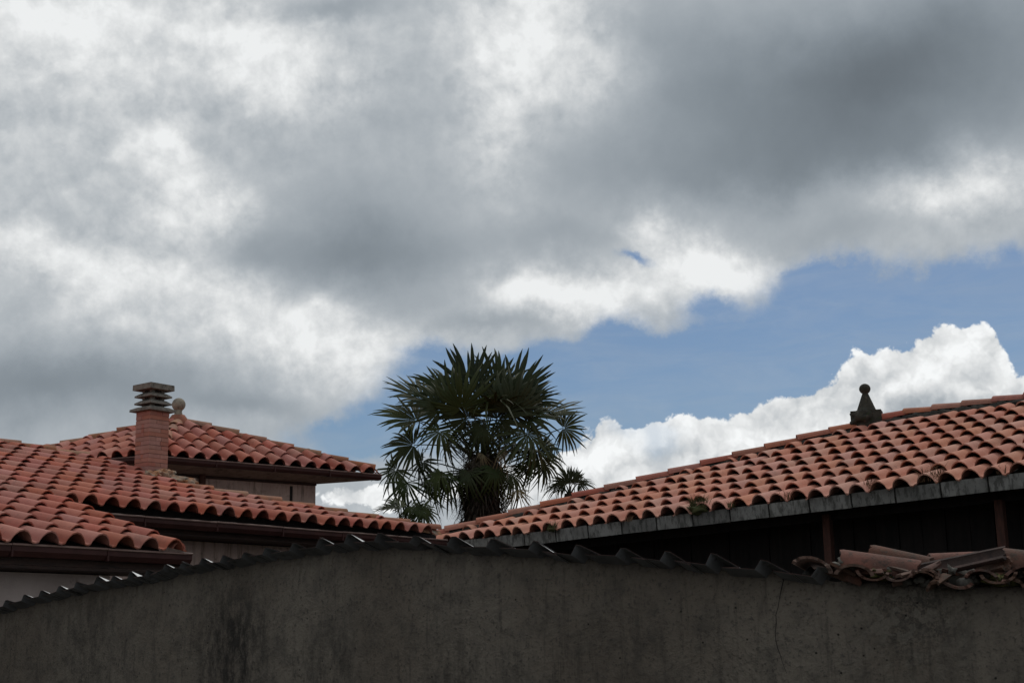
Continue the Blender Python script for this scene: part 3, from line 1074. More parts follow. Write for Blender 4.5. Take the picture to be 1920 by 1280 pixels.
# far slopes, hidden from the photograph's side
mb = MB()
h1, h2, h3 = QP.p(*q1, -.03), QP.p(*q2, -.03), QP.p(AEND, q4[1] - .1, -.03)
mb.quad([h2, h3, h3 + qh * 4 - UP * 1.45, h2 + qh * 4 - UP * 1.45])
mb.quad([h1, h2, h2 + qh * 4 - UP * 1.45, h1 + qh * 5.0])
put("back_slope", mb.mesh("back_slope", M["tile_right"]), barn)
# grey gutter of short cast pieces
qo = -qh
gl = .497
ng = int((AEND + .1) / gl)
for k in range(ng):
    a = QP.p(.0 + k * gl + .010, 0, -.012 + random.uniform(-.004, .004))
    b = QP.p(.0 + (k + 1) * gl - .010, 0, -.012 + random.uniform(-.004, .004))
    pr = [(-.06, 0), (-.06, -.13), (.065, -.15), (.085, 0), (.066, .0), (.05, -.125), (-.045, -.11), (-.045, 0)]
    mb = MB()
    A = [a + qo * u + UP * w_ for u, w_ in pr]
    B = [b + qo * u + UP * w_ for u, w_ in pr]
    for i in range(len(pr)):
        j = (i + 1) % len(pr)
        mb.quad([A[i], B[i], B[j], A[j]])
    mb.quad(A); mb.quad(B[::-1])
    put("gutter_block", mb.mesh("gutter_block", M["gutter_grey"]), barn)
mb = MB()
mb.box(QP.p(0, 0, 0) + qo * -.055 - UP * .125, QP.p(AEND, 0, 0) - QP.p(0, 0, 0), qo * .10, UP * .10)
put("gutter_lining", mb.mesh("gutter_lining", M["mortar"]), barn)
mb = MB()
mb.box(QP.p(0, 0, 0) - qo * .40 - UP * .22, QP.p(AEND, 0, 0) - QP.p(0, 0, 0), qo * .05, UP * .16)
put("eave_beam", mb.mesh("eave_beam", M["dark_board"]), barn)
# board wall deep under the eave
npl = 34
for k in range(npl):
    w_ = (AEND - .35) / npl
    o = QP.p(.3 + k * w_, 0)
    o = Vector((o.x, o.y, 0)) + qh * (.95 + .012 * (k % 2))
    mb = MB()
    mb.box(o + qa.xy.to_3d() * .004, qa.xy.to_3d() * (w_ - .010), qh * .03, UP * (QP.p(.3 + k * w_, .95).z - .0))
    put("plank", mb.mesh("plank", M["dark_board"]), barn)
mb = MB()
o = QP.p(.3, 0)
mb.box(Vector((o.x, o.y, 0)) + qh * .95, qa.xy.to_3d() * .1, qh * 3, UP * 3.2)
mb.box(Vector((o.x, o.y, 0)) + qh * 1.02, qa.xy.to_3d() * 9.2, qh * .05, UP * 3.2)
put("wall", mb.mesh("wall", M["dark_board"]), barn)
for k in range(17):
    mb = MB()
    o = QP.p(.35 + k * .56, .10, -.20)
    mb.box(o, qa * .07, QP.b * 1.1, QP.n * .08)
    put("rafter", mb.mesh("rafter", M["rafter"]), barn)
for X in (1548, 1874):
    aq = QP.px(X, 940)[0]
    p = on_plane(X, 980, QP.p(0, 0) + qh * .30, qh)
    mb = MB()
    mb.box(Vector((p.x, p.y, 0)) - qa.xy.to_3d() * .04, qa.xy.to_3d() * .085, qh * .085, UP * (QP.p(1, .3).z - .14))
    put("post", mb.mesh("post", M["post"]), barn)
# stone finial where hip and ridge meet
fq = QP.px(1625, 792)
fb = on_plane(1626, 790, QP.p(q2[0] + .1, q2[1] + .05), Vector((0, -1, 0)))
sc_ = (fb - EYE).dot(fw) / FOC          # metres per photo pixel there
zb = fb.z
mb = MB()
mb.frustum(fb, Vector((.94, -.34, 0)), Vector((.34, .94, 0)), 57 * sc_, .26, -.25, 56 * sc_, .25, 19 * sc_)
put("finial_base", mb.mesh("finial_base", M["dark_stone"]), barn)
mb = MB()
mb.lathe(fb, [(19 * sc_, 18 * sc_), (18 * sc_, 21 * sc_), (13 * sc_, 34 * sc_), (8 * sc_, 47 * sc_), (5.5 * sc_, 53 * sc_), (7 * sc_, 56 * sc_), (3 * sc_, 58 * sc_)], 16)
put("finial_cone", mb.mesh("finial_cone", M["dark_stone"]), barn)
mb = MB()
mb.lathe(fb + UP * 62 * sc_, [(.001 + 10.5 * sc_ * sin(pi * k / 12), -10 * sc_ * cos(pi * k / 12)) for k in range(13)], 20)
put("finial_ball", mb.mesh("finial_ball", M["dark_stone"]), barn)
put("mortar_lump", lump_mesh("mortar_lump", (.15, .12, .13), 4, M["dark_stone"], .5), barn, Matrix.Translation(fb + qo * .10 + Vector((-.02, 0, .02))))

# ================================================================== FRONT WALL
# plan of the wall front: nearly square-on at the right, bending away to the left
WS = [(1400, 6.30)]
pR = Vector((at(1400, 1070, 6.30).x, 6.30, 0))
dR = Vector((.946, -.326, 0)).normalized()
dM = Vector((.86, -.51, 0)).normalized()
dL = Vector((.766, -.643, 0)).normalized()
w_pts = [pR + dR * 2.6]
b1 = pR - dR * .80
b2 = b1 - dM * .55
w_pts += [b1, b2, b2 - dL * 5.6]          # right to left


def wall_hit(X, Y=1080):
    """front-wall point in plan under photo column X, and the local wall direction"""
    d = ray(X, Y)
    best = None
    for i in range(len(w_pts) - 1):
        p, q = w_pts[i], w_pts[i + 1]
        e = q - p
        den = d.x * e.y - d.y * e.x
        if abs(den) < 1e-9:
            continue
        # EYE + d t = p + e s
        t = ((p.x - EYE.x) * e.y - (p.y - EYE.y) * e.x) / den
        s_ = ((p.x - EYE.x) * d.y - (p.y - EYE.y) * d.x) / den
        if -.02 <= s_ <= 1.02 and t > 0:
            best = (EYE + d * t, (p - q).normalized())
            break
    if best is None:
        p, q = (w_pts[0], w_pts[1]) if X > 1500 else (w_pts[-2], w_pts[-1])
        best = (Vector((p.x, p.y, 0)), (p - q).normalized())
    return best


# rib crest pixel, crest height pixel
ribs = [(-58, 1145), (-22, 1134), (12, 1123), (47, 1112), (78, 1107), (112, 1098), (145, 1091), (184, 1080), (213, 1080), (245, 1072), (277, 1066), (311, 1057), (342, 1052), (381, 1043), (420, 1038), (460, 1032),
        (500, 1025), (552, 1016), (601, 1008), (655, 1002), (712, 1000), (780, 1003), (851, 1007), (925, 1008), (1005, 1014), (1085, 1018), (1169, 1025), (1252, 1030), (1338, 1037), (1432, 1048), (1540, 1062)]
OVH, RIB, TILT_S = .10, .043, radians(16)
RIBDIR = Vector((sin(radians(34)), cos(radians(34)), 0))
wall = root("street_wall", tuple(w_pts[1].xy) + (0,), "long dark rendered wall in front, capped with ribbed metal sheets and broken old tiles", "wall")

crest = []                                   # world positions on the sheet's front edge
for X, Y in ribs:
    wp, wd__ = wall_hit(X, Y)
    inn = Vector((-wd__.y, wd__.x, 0))        # into the plot
    if inn.y < 0:
        inn = -inn
    # front edge stands OVH in front of the wall
    fr_ = wp - inn * OVH
    D = fr_.y
    for _ in range(4):
        q = at(X, Y, D)
        # slide so that q lies on line parallel to the wall through fr_
        D = D + ((fr_ - q).dot(inn)) / 1.0 * inn.y
    q = at(X, Y, D)
    crest.append((q, wd__, inn))
# sheet pieces
bounds = [0, 7, 12, 18, 24, len(ribs) - 1]
rs = random.Random(2)
for bi in range(len(bounds) - 1):
    i0, i1 = bounds[bi], bounds[bi + 1]
    front = []
    axes = []
    for i in range(i0, i1 + 1):
        q, wd__, inn = crest[i]
        prev_ = crest[max(i - 1, 0)][0]
        next_ = crest[min(i + 1, len(crest) - 1)][0]
        base = q - UP * (RIB * (.70 + .30 * min(1, max(0, ribs[i][0] / 1000))) * rs.uniform(.85, 1.15))
        gl_, gr_ = (q - prev_), (next_ - q)
        if i == 0: gl_ = gr_
        if i == len(crest) - 1: gr_ = gl_
        wob = rs.uniform(-.007, .004)
        dents = [rs.uniform(-.006, .004) for _ in range(6)]
        if i > i0:
            front.append(base - gl_ * .19 + UP * dents[0])
            front.append(base - gl_ * .50 + UP * (dents[1] - .003))
            front.insert(-2, front.pop())
        front.append(q - (gl_ * .065) + UP * wob) if i > i0 else front.append(q - gl_ * .045 + UP * .004)
        front.append(q + gr_ * .055 + UP * (wob + rs.uniform(-.003, .001)))
        if i < i1:
            front.append(base + gr_ * .135 + UP * dents[3])
        inn2 = (RIBDIR * cos(TILT_S) - UP * sin(TILT_S))
        k = len(front) - len(axes)
        axes += [inn2] * k
    lift_ = .003 * (bi % 2)
    F = [p + UP * lift_ for p in front]
    Bk = [p + a * .95 for p, a in zip(F, axes)]
    th_ = Vector((0, 0, -.0025))
    mb = MB()
    for i in range(len(F) - 1):
        mb.quad([F[i], F[i + 1], Bk[i + 1], Bk[i]])
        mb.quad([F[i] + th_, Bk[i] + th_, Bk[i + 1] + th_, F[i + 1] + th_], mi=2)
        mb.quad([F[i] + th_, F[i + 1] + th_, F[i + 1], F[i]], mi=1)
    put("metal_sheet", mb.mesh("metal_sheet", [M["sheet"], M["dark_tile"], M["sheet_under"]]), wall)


# wall body: many columns so the top edge can be uneven
def sheet_top(X):
    for (xa, ya), (xb, yb) in zip(ribs, ribs[1:]):
        if xa <= X <= xb:
            return ya + (yb - ya) * (X - xa) / (xb - xa)
    return ribs[0][1] if X < ribs[0][0] else ribs[-1][1]


TOPR = [(1432, 1070), (1500, 1078), (1560, 1090), (1640, 1092), (1720, 1088), (1800, 1102), (1860, 1100), (1920, 1099), (2100, 1100)]


def top_px(X):
    """photo row of the wall's top edge under column X"""
    if X < 1432:
        f_ = min(1, max(0, (X - 100) / 800))
        return sheet_top(X) + 14 + 13 * f_
    for (xa, ya), (xb, yb) in zip(TOPR, TOPR[1:]):
        if xa <= X <= xb:
            return ya + (yb - ya) * (X - xa) / (xb - xa)
    return 1100


cols = []
X = -150
while X <= 2250:
    wp, wd__ = wall_hit(X, 1080)
    inn = Vector((-wd__.y, wd__.x, 0))
    if inn.y < 0: inn = -inn
    q = at(X, top_px(X), wp.y)
    nz = mnoise.fractal(Vector((X * .03, 0, 1)), 1, 2, 4) * (.006 if X < 1432 else .016)
    z = q.z + nz
    cols.append((Vector((wp.x, wp.y, 0)), inn, z, X))
    X += 8
mb = MB()
rows = []
LEV = [0, .35, .6, .75, .86, .93, .975, 1.0]
for wp, inn, z, X in cols:
    col = []
    for f_ in LEV:
        h_ = f_ * z - (.05 if f_ == 0 else 0)
        dx = mnoise.fractal(Vector((wp.x * 1.5, wp.y * 1.5, h_ * 1.5)), 1, 2, 4) * .012
        rnd_ = .018 * max(0, (f_ - .93) / .07) ** 2
        col.append(wp + inn * (dx + rnd_) + UP * h_)
    col.append(wp + inn * .12 + UP * (z + .006))
    col.append(wp + inn * .26 + UP * (z - .02))
    col.append(wp + inn * .27 + UP * -.05)
    rows.append(col)
mb.grid(rows)
put("wall_body", mb.mesh("wall_body", M["wall"]), wall)

# crack: a thin open joint running down the render
mb = MB()
ck = [(1466, 1076), (1469, 1088), (1465, 1105), (1462, 1120), (1459, 1138), (1455, 1152), (1456, 1168), (1454, 1185), (1455, 1200), (1459, 1215), (1464, 1228), (1469, 1245), (1476, 1262)]
pts_l, pts_r = [], []
for k, (X, Y) in enumerate(ck):
    wp, wd__ = wall_hit(X, Y)
    q = at(X, Y, wp.y)
    hw = (.0024 if k < 3 else .0013) * (1 if k < 11 else .5)
    inn = Vector((-wd__.y, wd__.x, 0))
    dx = mnoise.fractal(Vector((q.x * 1.5, q.y * 1.5, q.z * 1.5)), 1, 2, 4) * .012
    q = q + inn * (dx - .003)
    pts_l.append(q - wd__ * hw); pts_r.append(q + wd__ * hw)
mb.grid([pts_l, pts_r], False)
put("crack", mb.mesh("crack", M["dark_board"]), wall)

# old coping tiles set across the wall: hollow and humped by turns
WX = lambda X, Y: at(X, Y, wall_hit(X, Y)[0].y)
wdr = dR
inr = Vector((-dR.y, dR.x, 0))
cop = [barrel_mesh("coping", M["old_tile"], .42, .090, .078, .017, 14, .90, .66, k + 60, .012) for k in range(4)]


def coping(X, Y, up, yaw=0, roll=0, s=1.0, fwd=.10, pitch=0.0):
    p = WX(X, Y) - inr * fwd
    y = (inr + wdr * yaw + UP * pitch).normalized()
    x = wdr if up else -wdr
    z = x.cross(y)
    x = x * cos(roll) + z * sin(roll)
    mw = frame(p, x, y) @ Matrix.Scale(s, 4)
    put("coping_tile", cop[(int(X) // 7) % 4], wall, mw)


# (crest or trough pixel, hump or hollow, yaw, roll, size)
for X, Y, up_, yaw_, rl_, sc__ in ((1527, 1046, True, -.10, -.30, 1.0), (1606, 1060, True, .14, -.10, .95), (1733, 1073, True, .05, -.15, .62), (1842, 1070, True, -.12, -.16, .80), (1922, 1062, True, .1, .28, 1.05), (2010, 1070, True, 0, 0, 1),
          (1640, 1089, False, .06, -.10, .78), (1688, 1090, False, -.2, .18, .74), (1792, 1102, False, .1, -.40, .92), (1872, 1094, False, -.05, .05, .85), (1960, 1092, False, 0, .0, 1)):
    hp_ = 25 * sc__
    coping(X, Y + hp_ if up_ else Y - hp_, up_, yaw_, rl_, sc__)
for a in ():
    coping(*a)
for i, (X, Y, s) in enumerate(((1568, 1060, .028), (1578, 1052, .030), (1676, 1080, .040), (1668, 1070, .030), (1702, 1078, .036), (1740, 1094, .042), (1786, 1070, .030), (1812, 1092, .040), (1826, 1086, .030), (1662, 1084, .022),
                               (1725, 1086, .030), (1772, 1085, .026), (1852, 1080, .026), (1888, 1088, .03), (1756, 1072, .03), (1600, 1064, .02), (1912, 1076, .026), (1700, 1090, .03))):
    p = WX(X, Y) + inr * random.uniform(-.04, .02)
    put("rubble_stone", lump_mesh("rubble_stone", (s * .8, s * .7, s * random.uniform(.35, .6)), i + 20, M["rubble"], .6, 2), wall, Matrix.Translation(p) @ Matrix.Rotation(i * 1.3, 4, "Z") @ Matrix.Rotation(i * .7, 4, "X"))
for i, (X, Y, sx_) in enumerate(((1648, 1079, .05), (1880, 1090, .06), (1868, 1086, .035))):
    p = WX(X, Y) - inr * .03
    put("moss_patch", lump_mesh("moss_patch", (sx_, .05, .020), i + 50, M["moss"], .6, 3), wall, Matrix.Translation(p))
shard_m = [barrel_mesh("shard", M["old_tile"], ln_s * .7, .055, .05, .014, 6, arc_s, .9, 200 + k, .014) for k, (ln_s, arc_s) in enumerate(((.14, .55), (.10, .7), (.18, .45), (.12, .35)))]
rsd = random.Random(31)
for X, Y in ((1556, 1070), (1583, 1078), (1662, 1082), (1699, 1084), (1712, 1086), (1748, 1086), (1774, 1092), (1826, 1094), (1856, 1092), (1892, 1090), (1738, 1080), (1763, 1080)):
    p = WX(X, Y + 6) + inr * rsd.uniform(-.06, .03)
    put("tile_shard", shard_m[rsd.randrange(4)], wall, Matrix.Translation(p) @ Matrix.Rotation(rsd.uniform(0, 6.3), 4, "Z") @ Matrix.Rotation(rsd.uniform(-.6, .6), 4, "X") @ Matrix.Rotation(rsd.uniform(-.6, .6), 4, "Y"))
# mortar fill behind the coping
mb = MB()
rows = []
for i in range(60):
    X = 1500 + i * 12
    p = WX(X, 1072)
    row = []
    for k in range(9):
        t = (k / 8 - .5) * pi
        q = 1 + .5 * mnoise.fractal(Vector((X * .05, k * .5, 2)), 1, 2, 3)
        row.append(p + inr * (.15 + .12 * sin(t)) + UP * (-.05 + .065 * cos(t) * q))
    rows.append(row)
mb.grid(rows)
put("coping_mortar", mb.mesh("coping_mortar", M["mortar"]), wall)

# loose old tiles lying on top: each its own thing
lt = barrel_mesh("loose_tile", M["old_tile"], 1.0, .145, .12, .03, 10, .9, .9, 80, .006)


def loose(p, q, rad, up, label, m, seed, flat=.9):
    d = q - p
    ln = d.length
    me = barrel_mesh("loose_tile", m, ln, rad, rad * .84, .015, 12, .92, flat, seed, .010)
    y = d.normalized()
    z = (up - y * up.dot(y)).normalized()
    x = y.cross(z)
    o = put("roof_tile", me, None, frame(p, x, y))
    tag(o, label, "roof tile", "loose roof tiles on the wall")
    return o


M["pink_tile"] = mat("pale_pink_clay", (.205, .086, .064), (.12, .062, .048), 9, .9, [((.05, .042, .035), 24, .50, .66, .8), ((.30, .24, .19), 18, .60, .74, .5)], 0, 0, .4, 90)
fo = lambda X, Y, off: at(X, Y, wall_hit(X, Y)[0].y + off)
loose(fo(1576, 1058, .05), fo(1722, 1074, .05), .072, Vector((0, -.55, .85)), "pale pink curved clay tile lying hump up, nearest of the loose tiles", M["pink_tile"], 81)
loose(fo(1634, 1043, .30), fo(1748, 1064, .24), .060, Vector((0, -.2, .9)), "thin dark clay tile lying just behind the pale pink one", M["old_tile"], 82)
loose(fo(1712, 1068, .08), fo(1880, 1032, .02), .055, Vector((0, .55, -.75)), "dark slanting clay tile lying hollow side out with its end raised", M["dark_tile"], 83)
loose(fo(1746, 1060, .30), fo(1850, 1052, .32), .060, Vector((0, -.3, .9)), "dusty clay tile half hidden behind the slanting dark tile", M["pink_tile"], 84)
loose(fo(1818, 1066, .12), fo(1884, 1050, .02), .055, Vector((.1, .5, -.6)), "small broken tile piece lying under the raised end of the dark tile", M["old_tile"], 85)
loose(fo(1876, 1054, .12), fo(1990, 1062, .16), .070, Vector((0, -.4, .9)), "grey brown clay tile at the right edge beyond the raised dark tile", M["old_tile"], 86)

# ================================================================== PALMS
def fan_mesh(name, m, R=.62, nseg=34, spread=250, droop=.25, split=.42, seed=0, curl=.15, torn=0.0):
    """fan leaf: pleated segments joined near the hub, free and drooping towards their tips; hub at origin, axis +Y, face +Z"""
    rnd = random.Random(seed)
    mb = MB()
    sp = radians(spread)
    for k in range(nseg):
        if rnd.random() < torn:
            continue
        t = (k + .5) / nseg - .5
        ang = t * sp + rnd.gauss(0, .034)
        lenk = R * (1 - .28 * abs(2 * t) ** 2.2) * rnd.uniform(.80, 1.06)
        half = sp / nseg / 2
        dr = droop * rnd.choice((.4, .8, 1.0, 1.3, 2.2))
        d = Vector((sin(ang), cos(ang), 0))
        s_ = Vector((cos(ang), -sin(ang), 0))
        cup = curl * (abs(2 * t) ** 1.5)
        ml, cl, mr = [], [], []
        bend_side = rnd.gauss(0, .06)
        for f_ in (.04, .25, split, .70, .88, 1.0):
            r = lenk * f_
            if f_ <= split:
                w_ = r * tan(half) * 1.08
            else:
                w0 = lenk * split * tan(half) * 1.08
                w_ = w0 * (1.0 - ((f_ - split) / (1 - split)) ** 2.4 * .92)
            over = max(0, f_ - split * .8) / (1 - split * .8)
            z = cup * r - dr * R * over ** 2.0
            c_ = d * (r * (1 - .12 * dr * over)) + s_ * (bend_side * R * over ** 2) + UP * z
            fold = w_ * .55
            ml.append(c_ - s_ * w_ - UP * fold * .5)
            cl.append(c_ + UP * fold * .5)
            mr.append(c_ + s_ * w_ - UP * fold * .5)
        mb.grid([ml, cl, mr], True)
    return mb.mesh(name, m)


fans = [fan_mesh("fan_leaf", M["frond"], .64, 23, 205, .14, .52, 1), fan_mesh("fan_leaf", M["frond"], .64, 24, 235, .30, .46, 2), fan_mesh("fan_leaf", M["frond"], .64, 22, 175, .08, .56, 3, .22),
        fan_mesh("fan_leaf", M["frond"], .64, 25, 270, .60, .38, 4), fan_mesh("fan_leaf", M["frond"], .62, 23, 230, .95, .38, 5, .05, .05)]
dry = [fan_mesh("dry_fan", M["frond_dry"], .52, 26, 160, 1.1, .30, 6, .0, .12)]


M["frond_dead"] = mat("dead_palm_leaf", (.050, .038, .022), (.028, .022, .014), 5, .8, None, .4, .02)
dead = [fan_mesh("dead_fan", M["frond_dead"], .55, 24, 110, .35, .30, 7 + k, .25, .12) for k in range(2)]


def frond(palm, base, hub, axis, face, me, s, sag=.06):
    y = axis.normalized()
    z = (face - y * face.dot(y)).normalized()
    x = y.cross(z)
    mw = frame(hub, x, y) @ Matrix.Scale(s, 4)
    fo_ = put("frond", me, palm, mw)
    mb = MB()
    pts = []
    for k in range(7):
        t = k / 6
        pts.append(base.lerp(hub, t) + UP * (sag * 4 * t * (1 - t)))
    mb.tube(pts, [.016 - .009 * k / 6 for k in range(7)], 5)
    pe = put("petiole", mb.mesh("petiole", M["petiole"]), fo_)
    return fo_


PD = 21.4
top = at(903, 850, PD)
palm = root("fan_palm", (top.x, top.y, 0), "tall fan palm with shaggy dark trunk rising behind the meeting roofs", "palm tree")
spx = (top - EYE).dot(fw) / FOC
# trunk with shaggy fibre
mb = MB()
rows = []
for i in range(46):
    t = i / 45
    z = top.z * t
    r = .20 + .16 * max(0, (t - .60)) - .20 * max(0, t - .84) / .16
    row = []
    for k in range(18):
        a = 2 * pi * k / 18
        q = 1 + .35 * mnoise.noise(Vector((cos(a) * 3, sin(a) * 3, z * 9))) + .25 * ((i + k) % 3 == 0)
        row.append(Vector((top.x + r * q * cos(a), top.y + r * q * sin(a), z)))
    rows.append(row)
mb.grid(rows, False, True)
put("trunk", mb.mesh("trunk", M["fibre"]), palm)
# hanging fibres and old leaf bases
mb = MB()
rf = random.Random(21)
for k in range(2600):
    a = rf.uniform(0, 2 * pi)
    z = top.z - rf.uniform(.0, 1.5)
    r = .19 + rf.uniform(0, .13) - .10 * max(0, 1 - (top.z - z) / .35)
    p = Vector((top.x + r * cos(a), top.y + r * sin(a), z))
    o_ = Vector((cos(a), sin(a), 0))
    ln = rf.uniform(.12, .50) * (1 - .3 * (k % 2))
    e = p + o_ * ln * rf.uniform(.15, .75) + UP * ln * rf.uniform(-1.1, .45)
    sd_ = Vector((-sin(a), cos(a), 0)) * rf.uniform(.004, .020)
    mid = p.lerp(e, .5) + o_ * .03
    mb.quad([p - sd_, p + sd_, mid + sd_ * .8, mid - sd_ * .8])
    mb.quad([mid - sd_ * .8, mid + sd_ * .8, e + sd_ * .2, e - sd_ * .2])
tag(put("trunk_fibres", mb.mesh("trunk_fibres", M["fibre"]), palm), kind="stuff")

rp = random.Random(8)
view = Vector((0, -1, -.15))
# main leaves seen on the outline: hub pixel, tip direction pixel, size in pixels, depth offset, mesh, how far the face turns to us
main = [
    ((885, 738), (868, 652), 90, .05, 2, .55), ((930, 735), (950, 668), 76, .15, 0, .5), ((846, 745), (800, 690), 78, .0, 0, .6), ((960, 748), (985, 685), 76, .05, 2, .55),
    ((868, 768), (850, 700), 74, -.45, 1, .9), ((985, 760), (1030, 712), 72, .1, 0, .5), ((800, 752), (760, 718), 66, .15, 2, .5),
    ((955, 775), (985, 715), 70, -.4, 1, .85), ((788, 790), (722, 752), 74, .0, 0, .45), ((1010, 780), (1070, 760), 66, .2, 2, .4), ((783, 836), (716, 838), 72, -.05, 1, .8),
    ((1048, 804), (1104, 800), 60, .0, 3, .9), ((1002, 850), (1030, 905), 60, -.2, 3, .6), ((772, 906), (742, 960), 66, -.1, 4, .6), ((800, 866), (770, 915), 66, .25, 3, .5),
    ((832, 888), (800, 925), 60, -.3, 4, .5), ((1020, 830), (1058, 862), 60, .3, 3, .4), ((830, 810), (790, 860), 66, -.45, 3, .7), ((985, 815), (1005, 870), 66, -.45, 3, .6),
    ((800, 948), (830, 985), 55, .1, 4, .5), ((920, 770), (905, 700), 70, .4, 0, .3),
        ((850, 830), (815, 870), 60, .3, 4, .4), ((960, 835), (990, 880), 58, .3, 4, .4),
    ((980, 875), (1000, 925), 50, .1, 4, .4), ((868, 800), (838, 835), 62, .35, 4, .4), ((945, 800), (965, 850), 62, .35, 4, .4), ((905, 790), (915, 850), 60, .45, 4, .3),
    ((830, 770), (800, 730), 66, -.3, 1, .7), ((985, 785), (1025, 775), 62, -.3, 1, .7), ((940, 762), (960, 705), 70, -.25, 1, .8),
    ((752, 882), (718, 908), 58, .1, 3, .6), ((878, 785), (848, 742), 70, -.3, 1, .7), ((932, 788), (962, 748), 68, -.3, 1, .7), ((905, 798), (908, 860), 58, -.3, 4, .5),  ((1012, 872), (1036, 915), 52, .0, 4, .5), ((846, 895), (832, 955), 58, -.25, 4, .4), ((955, 890), (978, 945), 54, -.2, 4, .4), ((880, 885), (868, 950), 54, -.42, 4, .5), ((925, 880), (932, 940), 54, -.42, 4, .5), ((812, 905), (800, 965), 56, .15, 4, .4),
]
for i, (hp, tp, size, dy, mi_, facing) in enumerate(main):
    hub = at(905 + (hp[0] - 905) * 1.06, hp[1] - 2, PD + dy)
    tip = at(905 + (tp[0] - 905) * 1.06, tp[1] - 2, PD + dy * 1.5)
    ax = (tip - hub).normalized()
    out = Vector((hub.x - top.x, hub.y - top.y, 0))
    face = view * facing + UP * (1 - facing) * 1.2 + Vector((rp.uniform(-.3, .3), 0, rp.uniform(-.1, .3)))
    base = Vector((top.x + rp.uniform(-.06, .06), top.y + rp.uniform(-.06, .06), top.z - rp.uniform(.0, .25)))
    if hp[1] > 860:
        base.z -= .25
    frond(palm, base, hub, ax, face, fans[mi_], size * spx / .60 * (1.14 if hp[1] < 800 else 1.0) * rp.uniform(.86, 1.12), .05)
for i in range(3):
    a = rp.uniform(0, 2 * pi)
    e_ = rp.uniform(-.2, 1.1)
    d = Vector((cos(a) * cos(e_), sin(a) * cos(e_), sin(e_)))
    hub = top + d * rp.uniform(.5, .75) + UP * .12
    ax = (d + UP * rp.uniform(-.9, -.1)).normalized()
    frond(palm, top - UP * rp.uniform(0, .2), hub, ax, Vector((d.x * .4, d.y * .4, 1)), fans[rp.choice((1, 3, 4))], rp.uniform(.85, 1.0), .06)
for X, Y, tx, ty, dy, s in ((968, 918, 985, 985, -.35, .85), (935, 846, 975, 870, -.45, .8), (905, 850, 880, 890, -.4, .6)):
    hub = at(X, Y, PD + dy)
    f_ = frond(palm, top - UP * .2, hub, at(tx, ty, PD + dy) - hub, view * .6 + UP * .6, dry[0], s, .05)
    tag(f_, "dry yellowish drooping frond")

for k in range(11):
    a = 2.4 * k
    hub = Vector((top.x + .30 * cos(a), top.y + .30 * sin(a), top.z - rp.uniform(.10, .55)))
    ax = Vector((cos(a) * .35, sin(a) * .35, -1))
    tag(frond(palm, top - UP * .1, hub, ax, Vector((cos(a), sin(a), .3)), dead[k % 2], rp.uniform(.8, 1.05), .04), "dead brown frond hanging against the trunk")

# two lower palms whose crowns just clear the roofs
def small_palm(c_px, D, label, leaves):
    c_ = at(*c_px, D)
    pr_ = root("fan_palm", (c_.x, c_.y, 0), label, "palm tree")
    mb = MB()
    rows = [[Vector((c_.x + r * cos(2 * pi * k / 10), c_.y + r * sin(2 * pi * k / 10), z)) for k in range(10)] for z, r in ((0, .16), (c_.z * .5, .13), (c_.z * .9, .15), (c_.z, .08))]
    mb.grid(rows, True, True)
    put("trunk", mb.mesh("trunk", M["fibre"]), pr_)
    for hp, tp, size, dy, mi_, facing in leaves:
        hub = at(*hp, D + dy)
        frond(pr_, c_ - UP * .05, hub, at(*tp, D + dy) - hub, view * facing + UP * (1 - facing), fans[mi_], size * spx / .6 * D / PD, .04)
    return pr_


small_palm((752, 985), 20.3, "low dark palm top spreading just above the left roof ridge", [((746, 950), (700, 952), 46, 0, 2, .25), ((770, 948), (800, 965), 48, -.1, 4, .5), ((752, 952), (735, 935), 36, .2, 0, .3), ((790, 955), (820, 975), 46, -.1, 4, .6)])
small_palm((1068, 925), 22.5, "low palm crown peeping over the salmon roof hip right of the tall palm", [((1072, 908), (1075, 880), 34, 0, 2, .5), ((1060, 908), (1040, 895), 34, .1, 1, .5), ((1085, 906), (1120, 898), 40, 0, 4, .5), ((1068, 905), (1060, 880), 34, -.1, 0, .6), ((1050, 912), (1010, 905), 36, .1, 4, .4)])

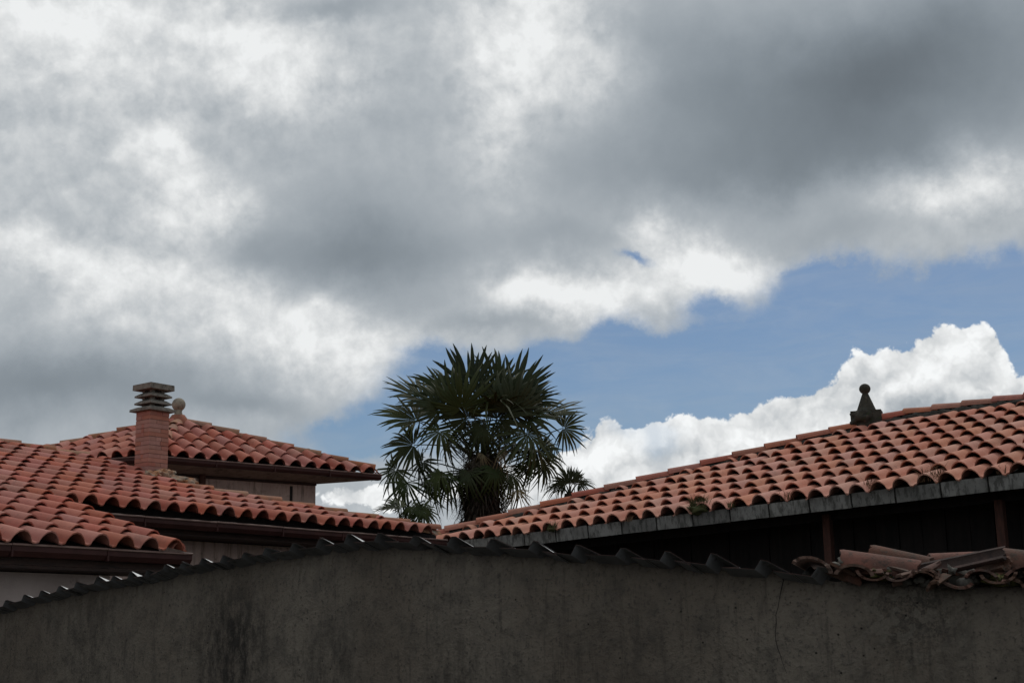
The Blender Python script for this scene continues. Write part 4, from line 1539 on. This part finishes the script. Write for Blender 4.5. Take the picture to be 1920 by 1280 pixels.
# ================================================================== WEEDS ON THE RIGHT EAVE
def weed(X, Y, w, h, n, m, label, cat, lean=.35, seed=0, mound=None):
    q = QP.px(X, Y)
    c_ = QP.p(q[0], q[1], .0) + qo * .075
    rnd = random.Random(seed)
    mb = MB()
    for k in range(n):
        p = c_ + qa * rnd.uniform(-w, w) + qh * rnd.uniform(-.04, .04)
        hh = h * rnd.uniform(.35, 1.1)
        ln = Vector((rnd.gauss(0, lean), rnd.gauss(-.1, lean), 0)) * hh
        sd_ = qa * rnd.uniform(.0022, .0048)
        mid = p + UP * hh * .6 + ln * .3
        e = p + UP * hh * rnd.uniform(.75, 1) + ln
        mb.quad([p - sd_, p + sd_, mid + sd_ * .8, mid - sd_ * .8])
        mb.quad([mid - sd_ * .8, mid + sd_ * .8, e + sd_ * .2, e - sd_ * .2])
    r_ = root("weed_tuft", tuple(c_), label, cat, "weeds along the barn gutter")
    put("blades", mb.mesh("blades", m), r_)
    if mound:
        put("moss_mound", lump_mesh("moss_mound", mound, seed, M["grass"], .5, 3), r_, Matrix.Translation(c_ + UP * .01))
    return r_


weed(1318, 958, .10, .20, 190, M["grass"], "big green grass tuft with mossy clump, largest of the gutter weeds", "weed", .4, 1, (.12, .07, .055))
weed(1042, 994, .06, .13, 70, M["grass"], "green grass tuft on the gutter nearest below the palm", "weed", .35, 2, (.05, .04, .03))
weed(856, 1010, .05, .10, 50, M["grass"], "yellowish moss tuft among the first tiles beside the hip's foot", "weed", .35, 3, (.05, .05, .03))
weed(1752, 903, .12, .19, 50, M["dry_stem"], "dry reddish weed stems at the eave below and right of the stone finial", "weed", .45, 4)
weed(1640, 917, .07, .13, 30, M["dry_stem"], "sparse dry weed straight below the stone finial", "weed", .4, 5)
weed(1482, 938, .07, .13, 30, M["dry_stem"], "short dry weed left of the post under the eave", "weed", .4, 6)
weed(1378, 952, .04, .10, 26, M["grass"], "small green sprig just right of the big grass tuft", "weed", .35, 7)
weed(1885, 889, .05, .13, 14, M["dry_stem"], "thin dry stems on the eave near the right edge above the second post", "weed", .3, 8)
weed(1188, 978, .05, .09, 20, M["dry_stem"], "faint dry weed on the eave between the two green tufts", "weed", .4, 9)
